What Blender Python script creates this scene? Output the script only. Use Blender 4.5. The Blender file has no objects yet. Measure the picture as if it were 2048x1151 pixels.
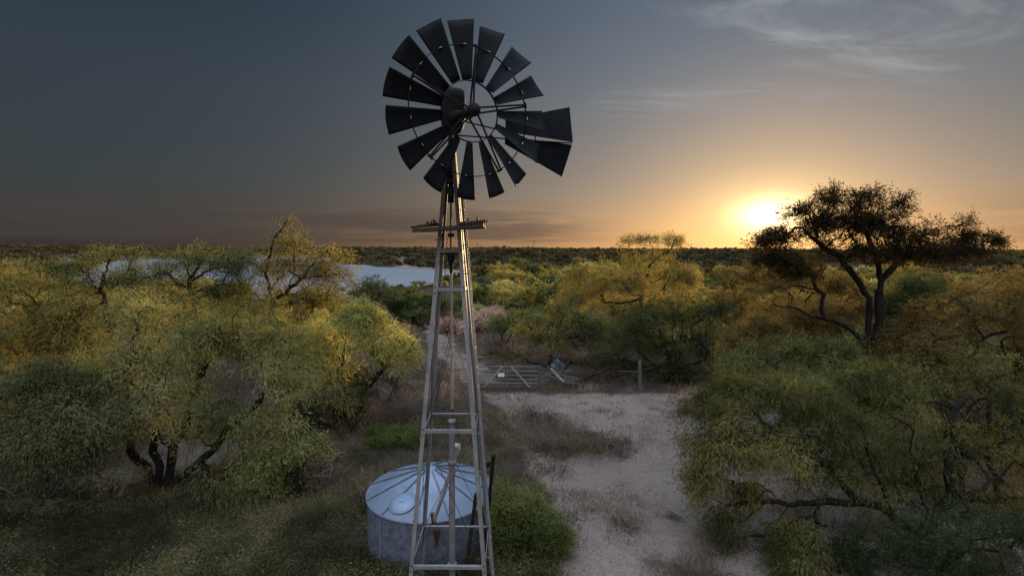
import bpy, math, random
import numpy as np
from mathutils import Matrix, Vector, Euler

C = bpy.context.scene
COL = C.collection
R = math.radians

# ------------------------------------------------------------------ camera
CAM_Z = 7.0
PITCH = R(4.49)
ROLL = R(0.32)
FPX = 1000.0                      # focal length in pixels of the 2048 px wide frame
cam_d = bpy.data.cameras.new('camera')
cam_d.sensor_width = 36.0
cam_d.lens = 36.0 * FPX / 2048.0
cam_d.clip_start = 0.1
cam_d.clip_end = 20000.0
cam = bpy.data.objects.new('camera', cam_d)
COL.objects.link(cam)
CAM_M = (Matrix.Translation((0, 0, CAM_Z)) @ Matrix.Rotation(math.pi / 2 - PITCH, 4, 'X')
         @ Matrix.Rotation(ROLL, 4, 'Z'))
cam.matrix_world = CAM_M
C.camera = cam

# ------------------------------------------------------------------ colour management / render
C.view_settings.view_transform = 'Standard'
C.view_settings.look = 'None'
C.view_settings.exposure = 0.62
C.view_settings.gamma = 1.0
C.cycles.max_bounces = 5
C.cycles.diffuse_bounces = 3
C.cycles.glossy_bounces = 2
C.cycles.transmission_bounces = 3
C.cycles.transparent_max_bounces = 4
C.cycles.caustics_reflective = False
C.cycles.caustics_refractive = False
C.cycles.use_adaptive_sampling = True
C.cycles.adaptive_threshold = 0.02
C.cycles.use_denoising = True
C.cycles.denoiser = 'OPENIMAGEDENOISE'
C.cycles.denoising_input_passes = 'RGB_ALBEDO_NORMAL'

# ------------------------------------------------------------------ sun and sky
SUN_AZ = R(27.1)                  # to the right of the view axis (+Y)
SUN_EL = R(3.5)
SUN_DIR = Vector((math.sin(SUN_AZ) * math.cos(SUN_EL), math.cos(SUN_AZ) * math.cos(SUN_EL), math.sin(SUN_EL)))
sun_d = bpy.data.lights.new('sun', 'SUN')
sun_d.energy = 5.0
sun_d.angle = R(0.6)
sun_d.color = (1.0, 0.65, 0.31)
sun = bpy.data.objects.new('sun', sun_d)
COL.objects.link(sun)
sun.location = (60, 110, 40)
sun.rotation_euler = SUN_DIR.to_track_quat('Z', 'Y').to_euler()


class NT:
    """small helper to write node trees"""
    def __init__(self, tree):
        self.t = tree
        self.n = tree.nodes
        self.l = tree.links

    def node(self, typ, **kw):
        nd = self.n.new(typ)
        for k, v in kw.items():
            setattr(nd, k, v)
        return nd

    def put(self, sock, v):
        if v is None:
            return
        if isinstance(v, bpy.types.NodeSocket):
            self.l.new(v, sock)
        else:
            if isinstance(v, (tuple, list)) and len(v) == 3 and len(sock.default_value) == 4:
                v = (*v, 1.0)
            sock.default_value = v

    def math(self, op, a, b=None, c=None, clamp=False):
        nd = self.node('ShaderNodeMath', operation=op, use_clamp=clamp)
        for i, v in enumerate((a, b, c)):
            self.put(nd.inputs[i], v)
        return nd.outputs[0]

    def vmath(self, op, a, b=None, scale=None):
        nd = self.node('ShaderNodeVectorMath', operation=op)
        self.put(nd.inputs[0], a)
        if b is not None:
            self.put(nd.inputs[1], b)
        if scale is not None:
            self.put(nd.inputs['Scale'], scale)
        return nd.outputs['Value'] if op in ('DOT_PRODUCT', 'LENGTH') else nd.outputs['Vector']

    def mix(self, fac, a, b, blend='MIX'):
        nd = self.node('ShaderNodeMix', data_type='RGBA', blend_type=blend)
        self.put(nd.inputs[0], fac)
        self.put(nd.inputs[6], a)
        self.put(nd.inputs[7], b)
        return nd.outputs[2]

    def ramp(self, fac, stops, interp='LINEAR'):
        nd = self.node('ShaderNodeValToRGB')
        cr = nd.color_ramp
        cr.interpolation = interp
        while len(cr.elements) < len(stops):
            cr.elements.new(0.5)
        for e, (p, c) in zip(cr.elements, stops):
            e.position = p
            e.color = (*c, 1.0) if len(c) == 3 else c
        self.put(nd.inputs[0], fac)
        return nd.outputs[0]

    def smooth(self, v, a, b):
        nd = self.node('ShaderNodeMapRange', interpolation_type='SMOOTHSTEP')
        self.put(nd.inputs['Value'], v)
        nd.inputs['From Min'].default_value = a
        nd.inputs['From Max'].default_value = b
        return nd.outputs[0]

    def noise(self, vec, scale, detail=3.0, rough=0.5, dist=0.0):
        nd = self.node('ShaderNodeTexNoise')
        self.put(nd.inputs['Vector'], vec)
        nd.inputs['Scale'].default_value = scale
        nd.inputs['Detail'].default_value = detail
        nd.inputs['Roughness'].default_value = rough
        nd.inputs['Distortion'].default_value = dist
        return nd.outputs['Fac']

    def mapping(self, vec, loc=(0, 0, 0), rot=(0, 0, 0), scale=(1, 1, 1)):
        nd = self.node('ShaderNodeMapping')
        self.put(nd.inputs[0], vec)
        nd.inputs['Location'].default_value = loc
        nd.inputs['Rotation'].default_value = rot
        nd.inputs['Scale'].default_value = scale
        return nd.outputs[0]


world = bpy.data.worlds.new('World')
C.world = world
world.use_nodes = True
world.node_tree.nodes.clear()


def build_sky():
    N = NT(world.node_tree)
    tc = N.node('ShaderNodeTexCoord').outputs['Generated']
    d = N.vmath('NORMALIZE', tc)
    sep = N.node('ShaderNodeSeparateXYZ')
    N.put(sep.inputs[0], d)
    X, Y, Z = sep.outputs
    zc = N.math('MAXIMUM', Z, 0.0)
    # physical sky for the dusk light
    sky = N.node('ShaderNodeTexSky', sky_type='NISHITA')
    sky.sun_disc = False
    sky.sun_elevation = SUN_EL
    sky.sun_rotation = SUN_AZ
    sky.altitude = 300.0
    sky.air_density = 1.2
    sky.dust_density = 2.0
    sky.ozone_density = 2.0
    nish = N.mix(1.0, sky.outputs[0], (0.005, 0.005, 0.005), 'MULTIPLY')
    # dusk colour by height: grey-brown haze low down, slate blue above, unseen zenith brightened as fill for the foreground
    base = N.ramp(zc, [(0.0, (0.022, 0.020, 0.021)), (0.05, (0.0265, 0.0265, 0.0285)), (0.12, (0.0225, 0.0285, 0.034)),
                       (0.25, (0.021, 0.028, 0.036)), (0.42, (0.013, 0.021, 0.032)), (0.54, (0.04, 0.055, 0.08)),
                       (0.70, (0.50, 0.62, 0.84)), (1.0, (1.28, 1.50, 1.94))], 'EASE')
    # added fill: unseen sky behind the camera brightened to light the near foliage
    rear_fill = N.math('MULTIPLY', N.smooth(N.math('MULTIPLY', Y, -1.0), -0.05, 0.75), N.smooth(Z, -0.02, 0.10))
    # glow round the sun
    ds = N.math('MAXIMUM', N.vmath('DOT_PRODUCT', d, tuple(SUN_DIR)), 0.0)
    low = N.math('POWER', 2.718, N.math('MULTIPLY', zc, -8.0))
    low2 = N.math('MULTIPLY', N.math('POWER', 2.718, N.math('MULTIPLY', zc, -4.5)), 1.3)
    def lobe(p, col, extra=None):
        f = N.math('POWER', ds, p)
        if extra is not None:
            f = N.math('MULTIPLY', f, extra)
        return N.vmath('SCALE', col, scale=f)
    wide = N.ramp(zc, [(0.0, (0.11, 0.080, 0.055)), (0.12, (0.084, 0.094, 0.097)), (0.25, (0.084, 0.101, 0.117)), (0.42, (0.082, 0.104, 0.134))])
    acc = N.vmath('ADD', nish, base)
    acc = N.vmath('ADD', acc, N.vmath('SCALE', (0.50, 0.47, 0.47), scale=rear_fill))
    acc = N.vmath('ADD', acc, lobe(5.5, wide))
    acc = N.vmath('ADD', acc, lobe(6.0, (0.19, 0.105, 0.044), low))
    acc = N.vmath('ADD', acc, lobe(5.0, (0.17, 0.070, 0.002), N.math('POWER', 2.718, N.math('MULTIPLY', zc, -11.0))))
    # the bright core is flattened by the haze layer it shines through
    comb0 = N.node('ShaderNodeCombineXYZ')
    N.put(comb0.inputs[0], X)
    N.put(comb0.inputs[1], Y)
    N.put(comb0.inputs[2], N.math('MULTIPLY_ADD', N.math('SUBTRACT', Z, SUN_DIR.z), 1.8, SUN_DIR.z))
    ds2 = N.math('MAXIMUM', N.vmath('DOT_PRODUCT', N.vmath('NORMALIZE', comb0.outputs[0]), tuple(SUN_DIR)), 0.0)
    def lobe2(p, col):
        return N.vmath('SCALE', col, scale=N.math('POWER', ds2, p))
    acc = N.vmath('ADD', acc, lobe(42.0, (0.27, 0.15, 0.036), low2))
    acc = N.vmath('ADD', acc, lobe2(190.0, (0.30, 0.21, 0.08)))
    acc = N.vmath('ADD', acc, lobe2(900.0, (1.2, 1.0, 0.62)))
    # low stratus bank along the horizon
    st = N.mapping(d, scale=(2.2, 2.2, 26.0))
    sn = N.noise(st, 1.6, 4.0, 0.55)
    band = N.math('MULTIPLY', N.smooth(Z, 0.0, 0.02), N.math('SUBTRACT', 1.0, N.smooth(Z, 0.045, 0.10)))
    bmask = N.math('MULTIPLY', band, N.smooth(sn, 0.36, 0.56))
    away = N.math('SUBTRACT', 1.0, N.smooth(ds, 0.90, 0.985))
    bmask = N.math('MULTIPLY', N.math('MULTIPLY', bmask, away), 0.6)
    acc = N.mix(bmask, acc, (0.042, 0.035, 0.034))
    # cirrus high on the right
    cz = N.math('ADD', zc, 0.06)
    comb = N.node('ShaderNodeCombineXYZ')
    N.put(comb.inputs[0], N.math('DIVIDE', X, cz))
    N.put(comb.inputs[1], N.math('DIVIDE', Y, cz))
    cv = N.mapping(comb.outputs[0], loc=(0.3, 0.2, 0), rot=(0, 0, R(10)), scale=(0.40, 1.35, 1))
    c1 = N.noise(cv, 1.7, 8.0, 0.64, 1.8)
    cv2 = N.mapping(comb.outputs[0], scale=(0.35, 0.5, 1))
    c2 = N.noise(cv2, 1.0, 2.0, 0.5)
    cm = N.math('MULTIPLY', N.smooth(c1, 0.45, 0.74), N.smooth(c2, 0.30, 0.56))
    # only the quarter of the sky to the right of the sun's column, above 12 degrees
    where = N.math('MULTIPLY', N.smooth(X, 0.10, 0.27), N.math('MULTIPLY', N.smooth(Z, 0.215, 0.285), N.smooth(Y, 0.2, 0.5)))
    cm = N.math('MULTIPLY', cm, where)
    acc = N.mix(N.math('MULTIPLY', cm, 0.62), acc, (0.26, 0.27, 0.27))
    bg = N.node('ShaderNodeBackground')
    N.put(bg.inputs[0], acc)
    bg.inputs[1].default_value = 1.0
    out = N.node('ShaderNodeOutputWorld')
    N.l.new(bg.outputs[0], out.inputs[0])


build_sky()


# ------------------------------------------------------------------ helpers
def tag(o, label=None, cat=None, group=None, kind=None):
    if label:
        o['label'] = label
    if cat:
        o['category'] = cat
    if group:
        o['group'] = group
    if kind:
        o['kind'] = kind
    return o


def empty(name, loc, label, cat, group=None, rz=0.0):
    o = bpy.data.objects.new(name, None)
    o.empty_display_size = 0.3
    COL.objects.link(o)
    o.location = loc
    o.rotation_euler = (0, 0, rz)
    return tag(o, label, cat, group)


def np_mesh(name, V, F, mat, smooth=False, tint=None, vattr=None):
    """V (n,3) array, F (m,k) index array (k = 3 or 4)"""
    me = bpy.data.meshes.new(name)
    V = np.asarray(V, np.float32)
    F = np.asarray(F, np.int32)
    m, k = F.shape
    me.vertices.add(len(V))
    me.vertices.foreach_set('co', V.ravel())
    me.loops.add(m * k)
    me.loops.foreach_set('vertex_index', F.ravel())
    me.polygons.add(m)
    me.polygons.foreach_set('loop_start', np.arange(0, m * k, k, dtype=np.int32))
    me.polygons.foreach_set('use_smooth', np.full(m, smooth, bool))
    if tint is not None:
        a = me.attributes.new('tint', 'FLOAT', 'FACE')
        a.data.foreach_set('value', np.asarray(tint, np.float32))
    for an, av in (vattr or {}).items():
        a = me.attributes.new(an, 'FLOAT', 'POINT')
        a.data.foreach_set('value', np.asarray(av, np.float32))
    me.materials.append(mat)
    me.update(calc_edges=True)
    return me


def link_mesh(name, me, parent=None, loc=None, rot=None):
    o = bpy.data.objects.new(name, me)
    COL.objects.link(o)
    if parent:
        o.parent = parent
    if loc is not None:
        o.location = loc
    if rot is not None:
        o.rotation_euler = rot
    return o


class MB:
    """collects beams, tubes and lathes, and links them as ONE mesh object"""
    def __init__(self):
        self.v, self.f, self.s = [], [], []

    def add(self, vs, fs, smooth=False):
        b = len(self.v)
        self.v += [tuple(v) for v in vs]
        self.f += [tuple(b + i for i in f) for f in fs]
        self.s += [smooth] * len(fs)

    def beam(self, p0, p1, w, h, up=(0, 0, 1), p=None):
        p0, p1 = Vector(p0), Vector(p1)
        d = (p1 - p0).normalized()
        u = Vector(up)
        if abs(d.dot(u)) > 0.98:
            u = Vector((0, 1, 0))
        s = d.cross(u).normalized()
        u = s.cross(d).normalized()
        vs = []
        for q in (p0, p1):
            for a, b in ((-1, -1), (1, -1), (1, 1), (-1, 1)):
                vs.append(q + s * (a * w / 2) + u * (b * h / 2))
        self.add(vs, [(0, 1, 2, 3), (7, 6, 5, 4), (0, 4, 5, 1), (1, 5, 6, 2), (2, 6, 7, 3), (3, 7, 4, 0)])

    def box(self, c, sz, rot=None):
        M = rot or Matrix.Identity(3)
        vs = [Vector(c) + M @ Vector((a * sz[0] / 2, b * sz[1] / 2, e * sz[2] / 2))
              for e in (-1, 1) for a, b in ((-1, -1), (1, -1), (1, 1), (-1, 1))]
        self.add(vs, [(3, 2, 1, 0), (4, 5, 6, 7), (0, 1, 5, 4), (1, 2, 6, 5), (2, 3, 7, 6), (3, 0, 4, 7)])

    def tube(self, pts, r, n=8, cap=True):
        pts = [Vector(p) for p in pts]
        rs = r if isinstance(r, (list, tuple)) else [r] * len(pts)
        vs, fs = [], []
        ref = None
        for i, p in enumerate(pts):
            d = (pts[min(i + 1, len(pts) - 1)] - pts[max(i - 1, 0)]).normalized()
            if ref is None:
                ref = Vector((1, 0, 0)) if abs(d.x) < 0.8 else Vector((0, 1, 0))
            s = d.cross(ref).normalized()
            ref = s.cross(d).normalized()
            for k in range(n):
                a = 2 * math.pi * k / n
                vs.append(p + (s * math.cos(a) + ref * math.sin(a)) * rs[i])
        for i in range(len(pts) - 1):
            for k in range(n):
                a, b = i * n + k, i * n + (k + 1) % n
                fs.append((a, a + n, b + n, b))
        self.add(vs, fs, True)
        if cap:
            self.add(vs[:n], [tuple(range(n))])
            self.add(vs[-n:], [tuple(reversed(range(n)))])

    def lathe(self, prof, n=32, c=(0, 0, 0), smooth=True, axis='Z'):
        vs, fs = [], []
        for (r, z) in prof:
            for k in range(n):
                a = 2 * math.pi * k / n
                if axis == 'Z':
                    vs.append((c[0] + r * math.cos(a), c[1] + r * math.sin(a), c[2] + z))
                else:
                    vs.append((c[0] + r * math.cos(a), c[1] + z, c[2] - r * math.sin(a)))
        for i in range(len(prof) - 1):
            for k in range(n):
                a, b = i * n + k, i * n + (k + 1) % n
                fs.append((a, b, b + n, a + n))
        self.add(vs, fs, smooth)

    def build(self, name, mat, parent=None, loc=None, rot=None):
        me = bpy.data.meshes.new(name)
        me.from_pydata(self.v, [], self.f)
        me.polygons.foreach_set('use_smooth', self.s)
        me.materials.append(mat)
        me.update()
        return link_mesh(name, me, parent, loc, rot)


def ray(px, py):
    d = CAM_M.to_3x3() @ Vector(((px - 1024) / FPX, -(py - 575.5) / FPX, -1.0))
    return d


def at(px, py, z=0.0):
    """point of the level z seen at this place of the photo"""
    d = ray(px, py)
    t = (z - CAM_Z) / d.z
    return Vector((d.x * t, d.y * t, z))


def at_y(px, py, y):
    d = ray(px, py)
    t = y / d.y
    return Vector((d.x * t, y, CAM_Z + d.z * t))


def vnoise(x, y, seed=0):
    """smooth value noise in 0..1"""
    x = np.asarray(x, float)
    y = np.asarray(y, float)
    xi, yi = np.floor(x).astype(np.int64), np.floor(y).astype(np.int64)
    fx, fy = x - xi, y - yi
    fx, fy = fx * fx * (3 - 2 * fx), fy * fy * (3 - 2 * fy)

    def h(i, j):
        n = (i * 374761393 + j * 668265263 + seed * 974634777) & 0xffffffff
        n = ((n ^ (n >> 13)) * 1274126177) & 0xffffffff
        return ((n ^ (n >> 16)) & 0xffff) / 65535.0
    return ((h(xi, yi) * (1 - fx) + h(xi + 1, yi) * fx) * (1 - fy)
            + (h(xi, yi + 1) * (1 - fx) + h(xi + 1, yi + 1) * fx) * fy)


def fbm(x, y, seed=0, octv=4):
    s, a, t = 0, 0.5, 0
    for o in range(octv):
        s = s + a * vnoise(x * 2 ** o, y * 2 ** o, seed + o)
        t += a
        a *= 0.5
    return s / t


def sstep(a, b, x):
    t = np.clip((x - a) / (b - a), 0, 1)
    return t * t * (3 - 2 * t)


# ------------------------------------------------------------------ materials
def new_mat(name):
    m = bpy.data.materials.new(name)
    m.use_nodes = True
    m.node_tree.nodes.clear()
    return m, NT(m.node_tree)


def out_bsdf(N, sh):
    o = N.node('ShaderNodeOutputMaterial')
    N.l.new(sh, o.inputs[0])


def metal(name, a, b, rough=0.5, metallic=0.6, scale=6.0, rust=None, rust_amt=0.55, bump=0.15, top=None, spec=0.4, vary=0.0):
    m, N = new_mat(name)
    tc = N.node('ShaderNodeTexCoord').outputs['Object']
    n1 = N.noise(tc, scale, 5.0, 0.65)
    n2 = N.noise(tc, scale * 7, 3.0, 0.6)
    col = N.mix(N.smooth(n1, 0.3, 0.7), a, b)
    col = N.mix(N.math('MULTIPLY', n2, 0.35), col, tuple(0.45 * x for x in a))
    met = metallic
    if vary:
        rnd = N.node('ShaderNodeObjectInfo').outputs['Random']
        f = N.math('MULTIPLY_ADD', rnd, vary, 1.0 - vary * 0.45)
        col = N.vmath('SCALE', col, scale=f)
    if rust:
        rm = N.smooth(N.noise(N.mapping(tc, loc=(3, 1, 7)), scale * 0.6, 6.0, 0.7), rust_amt, rust_amt + 0.18)
        col = N.mix(rm, col, rust)
        met = N.math('MULTIPLY', N.math('SUBTRACT', 1.0, rm), metallic)
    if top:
        # dark brown mixed in over the upper part, ragged lower edge
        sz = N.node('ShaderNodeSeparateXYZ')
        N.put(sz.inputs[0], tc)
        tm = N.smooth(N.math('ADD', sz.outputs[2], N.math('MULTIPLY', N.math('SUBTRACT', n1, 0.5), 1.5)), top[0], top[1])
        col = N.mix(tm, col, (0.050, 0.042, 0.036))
    p = N.node('ShaderNodeBsdfPrincipled')
    N.put(p.inputs['Base Color'], col)
    N.put(p.inputs['Metallic'], met)
    p.inputs['Specular IOR Level'].default_value = spec
    N.put(p.inputs['Roughness'], N.math('MULTIPLY_ADD', n2, 0.3, rough - 0.15))
    bp = N.node('ShaderNodeBump')
    bp.inputs['Strength'].default_value = bump
    bp.inputs['Distance'].default_value = 0.01
    N.put(bp.inputs['Height'], n2)
    N.l.new(bp.outputs[0], p.inputs['Normal'])
    out_bsdf(N, p.outputs[0])
    return m


def wood(name, a, b, scale=(14, 14, 1.4), rough=0.85):
    m, N = new_mat(name)
    tc = N.node('ShaderNodeTexCoord').outputs['Object']
    n1 = N.noise(N.mapping(tc, scale=scale), 2.5, 6.0, 0.65)
    n2 = N.noise(tc, 2.0, 3.0)
    col = N.mix(N.smooth(n1, 0.3, 0.72), a, b)
    col = N.mix(N.math('MULTIPLY', N.smooth(n2, 0.4, 0.7), 0.4), col, tuple(0.4 * x for x in a))
    p = N.node('ShaderNodeBsdfPrincipled')
    N.put(p.inputs['Base Color'], col)
    p.inputs['Roughness'].default_value = rough
    p.inputs['Specular IOR Level'].default_value = 0.08
    bp = N.node('ShaderNodeBump')
    bp.inputs['Strength'].default_value = 0.5
    bp.inputs['Distance'].default_value = 0.02
    N.put(bp.inputs['Height'], n1)
    N.l.new(bp.outputs[0], p.inputs['Normal'])
    out_bsdf(N, p.outputs[0])
    return m


LEAF_GAIN = 2.5


def leaf_mat(name, stops, trans=0.45):
    m, N = new_mat(name)
    at_ = N.node('ShaderNodeAttribute', attribute_name='tint').outputs['Fac']
    info = N.node('ShaderNodeObjectInfo').outputs['Random']
    f = N.math('ADD', N.math('MULTIPLY', at_, 0.86), N.math('MULTIPLY', info, 0.14))
    col = N.ramp(f, [(p, tuple(min(x * LEAF_GAIN, 0.6) for x in c)) for p, c in stops])
    df = N.node('ShaderNodeBsdfDiffuse')
    tr = N.node('ShaderNodeBsdfTranslucent')
    N.put(df.inputs[0], col)
    N.put(tr.inputs[0], N.mix(1.0, col, (1.35, 1.22, 0.8), 'MULTIPLY'))
    mx = N.node('ShaderNodeMixShader')
    mx.inputs[0].default_value = trans
    N.l.new(df.outputs[0], mx.inputs[1])
    N.l.new(tr.outputs[0], mx.inputs[2])
    out_bsdf(N, mx.outputs[0])
    return m


M = {}
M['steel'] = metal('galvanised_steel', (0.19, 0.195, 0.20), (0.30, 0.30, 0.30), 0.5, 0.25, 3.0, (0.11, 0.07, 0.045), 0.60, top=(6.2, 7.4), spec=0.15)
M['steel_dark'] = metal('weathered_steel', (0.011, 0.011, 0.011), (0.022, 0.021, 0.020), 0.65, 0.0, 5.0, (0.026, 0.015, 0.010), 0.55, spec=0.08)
M['blade'] = metal('blade_sheet', (0.008, 0.010, 0.012), (0.017, 0.019, 0.022), 0.7, 0.0, 2.5, (0.022, 0.014, 0.009), 0.60, 0.08, spec=0.06, vary=1.0)  # near-black: the wheel's shade side against the sky is put into the colour
M['tank_roof'] = metal('tank_roof_sheet', (0.17, 0.235, 0.325), (0.24, 0.305, 0.395), 0.5, 0.15, 2.2, (0.16, 0.155, 0.155), 0.56)  # blue skylight on the galvanised roof is painted into its colour
M['tank_wall'] = metal('tank_wall_sheet', (0.085, 0.105, 0.14), (0.20, 0.225, 0.275), 0.5, 0.2, 7.0, (0.16, 0.12, 0.095), 0.64)  # same galvanised sheet, darkened in colour for the dimmer upright wall
M['pipe'] = metal('old_pipe', (0.42, 0.42, 0.44), (0.54, 0.53, 0.54), 0.55, 0.1, 4.0, (0.36, 0.33, 0.31), 0.70)
M['pipe_grey'] = metal('well_pipe_iron', (0.15, 0.145, 0.145), (0.23, 0.22, 0.215), 0.55, 0.1, 4.0, (0.15, 0.10, 0.07), 0.62)
M['rust'] = metal('rusty_iron', (0.055, 0.028, 0.017), (0.10, 0.052, 0.03), 0.8, 0.1, 8.0)
M['post_rust'] = metal('dark_rusty_post', (0.022, 0.015, 0.012), (0.05, 0.03, 0.02), 0.8, 0.0, 8.0, spec=0.1)
M['gate'] = metal('gate_tube', (0.095, 0.11, 0.105), (0.165, 0.18, 0.17), 0.55, 0.1, 4.0, (0.12, 0.07, 0.05), 0.6)
M['sign'] = metal('sign_plate', (0.72, 0.72, 0.72), (0.80, 0.80, 0.80), 0.5, 0.0, 3.0)
M['tarp'] = metal('teal_sheet', (0.035, 0.055, 0.06), (0.06, 0.085, 0.09), 0.6, 0.1, 3.0)
M['wood_grey'] = wood('grey_wood', (0.085, 0.072, 0.062), (0.165, 0.145, 0.13))
M['stone'] = wood('field_stone', (0.16, 0.135, 0.12), (0.34, 0.30, 0.27), (6, 6, 6))
M['wood_pale'] = wood('pale_wood', (0.24, 0.24, 0.245), (0.34, 0.335, 0.33))
M['wood_dark'] = wood('rotten_wood', (0.035, 0.027, 0.022), (0.085, 0.065, 0.05), (3, 20, 20))
M['wood_rod'] = wood('sucker_rod_wood', (0.22, 0.19, 0.15), (0.34, 0.30, 0.24))
M['bark'] = wood('bark', (0.012, 0.010, 0.008), (0.034, 0.028, 0.023), (9, 9, 4), 0.95)
M['bark_grey'] = wood('dry_bark', (0.14, 0.12, 0.105), (0.27, 0.235, 0.21), (9, 9, 4), 0.95)

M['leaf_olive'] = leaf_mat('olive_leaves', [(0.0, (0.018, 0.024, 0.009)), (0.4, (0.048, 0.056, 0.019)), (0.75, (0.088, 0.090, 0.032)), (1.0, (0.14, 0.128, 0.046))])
M['leaf_sun_gold'] = leaf_mat('sun_gold_leaves', [(0.0, (0.030, 0.032, 0.011)), (0.4, (0.075, 0.070, 0.022)), (0.75, (0.13, 0.108, 0.033)), (1.0, (0.19, 0.142, 0.044))])  # autumn yellow, with some golden sunlight mixed into the leaf colour
M['leaf_grey'] = leaf_mat('grey_green_leaves', [(0.0, (0.022, 0.027, 0.011)), (0.35, (0.066, 0.072, 0.028)), (0.7, (0.125, 0.124, 0.050)), (1.0, (0.195, 0.178, 0.078))])
M['leaf_pale'] = leaf_mat('pale_yellow_leaves', [(0.0, (0.05, 0.056, 0.018)), (0.4, (0.11, 0.115, 0.038)), (0.75, (0.17, 0.165, 0.055)), (1.0, (0.23, 0.205, 0.075))], 0.5)
M['leaf_moss'] = leaf_mat('moss_green_leaves', [(0.0, (0.014, 0.016, 0.006)), (0.4, (0.042, 0.043, 0.015)), (0.75, (0.082, 0.077, 0.026)), (1.0, (0.135, 0.115, 0.044))], 0.4)
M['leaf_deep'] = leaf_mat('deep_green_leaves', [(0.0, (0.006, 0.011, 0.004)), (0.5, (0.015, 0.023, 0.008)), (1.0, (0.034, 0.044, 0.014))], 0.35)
M['leaf_shade'] = leaf_mat('shade_leaves', [(0.0, (0.010, 0.013, 0.005)), (0.4, (0.034, 0.038, 0.016)), (0.75, (0.072, 0.074, 0.034)), (1.0, (0.13, 0.122, 0.062))], 0.4)  # darker grey green leaves, dimness of the lower left painted in
M['leaf_shadow2'] = leaf_mat('deep_shade_leaves', [(0.0, (0.006, 0.008, 0.004)), (0.5, (0.016, 0.019, 0.008)), (1.0, (0.040, 0.040, 0.018))], 0.35)  # black shade beneath the yellow mesquite painted as leaf colour
M['leaf_sage'] = leaf_mat('sage_leaves', [(0.0, (0.016, 0.018, 0.011)), (0.4, (0.044, 0.046, 0.027)), (0.75, (0.080, 0.078, 0.046)), (1.0, (0.13, 0.12, 0.075))], 0.35)
M['leaf_umber_glow'] = leaf_mat('umber_glow_leaves', [(0.0, (0.020, 0.016, 0.007)), (0.4, (0.046, 0.035, 0.013)), (0.75, (0.075, 0.056, 0.020)), (1.0, (0.11, 0.08, 0.028))], 0.4)  # orange sun glow over the right brush is carried by this brown
M['leaf_shadow'] = leaf_mat('shadow_leaves', [(0.0, (0.005, 0.004, 0.002)), (0.5, (0.011, 0.0085, 0.004)), (1.0, (0.026, 0.019, 0.008))], 0.4)  # backlit silhouette darkness painted into the leaf colour
M['leaf_dark'] = leaf_mat('dark_leaves', [(0.0, (0.010, 0.016, 0.007)), (0.5, (0.028, 0.036, 0.014)), (1.0, (0.065, 0.07, 0.026))], 0.35)
M['leaf_brown'] = leaf_mat('brown_leaves', [(0.0, (0.026, 0.019, 0.011)), (0.5, (0.060, 0.043, 0.025)), (1.0, (0.11, 0.082, 0.045))])
M['leaf_green'] = leaf_mat('fresh_leaves', [(0.0, (0.018, 0.026, 0.008)), (0.5, (0.042, 0.054, 0.017)), (1.0, (0.095, 0.105, 0.034))])
M['straw'] = leaf_mat('straw', [(0.0, (0.07, 0.045, 0.03)), (0.5, (0.16, 0.12, 0.085)), (1.0, (0.30, 0.24, 0.175))], 0.3)
M['weed'] = leaf_mat('weeds', [(0.0, (0.006, 0.007, 0.003)), (0.4, (0.020, 0.021, 0.009)), (0.75, (0.050, 0.048, 0.022)), (1.0, (0.12, 0.105, 0.057))], 0.3)
M['purple'] = leaf_mat('dry_weeds', [(0.0, (0.026, 0.018, 0.014)), (0.5, (0.070, 0.050, 0.040)), (1.0, (0.16, 0.122, 0.10))], 0.3)
M['weed_dry'] = leaf_mat('dry_weed_leaves', [(0.0, (0.014, 0.012, 0.008)), (0.5, (0.045, 0.037, 0.025)), (1.0, (0.12, 0.095, 0.07))], 0.3)
M['pink'] = leaf_mat('dry_twig_leaves', [(0.0, (0.12, 0.075, 0.055)), (0.5, (0.24, 0.165, 0.125)), (1.0, (0.38, 0.28, 0.22))], 0.35)


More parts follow.
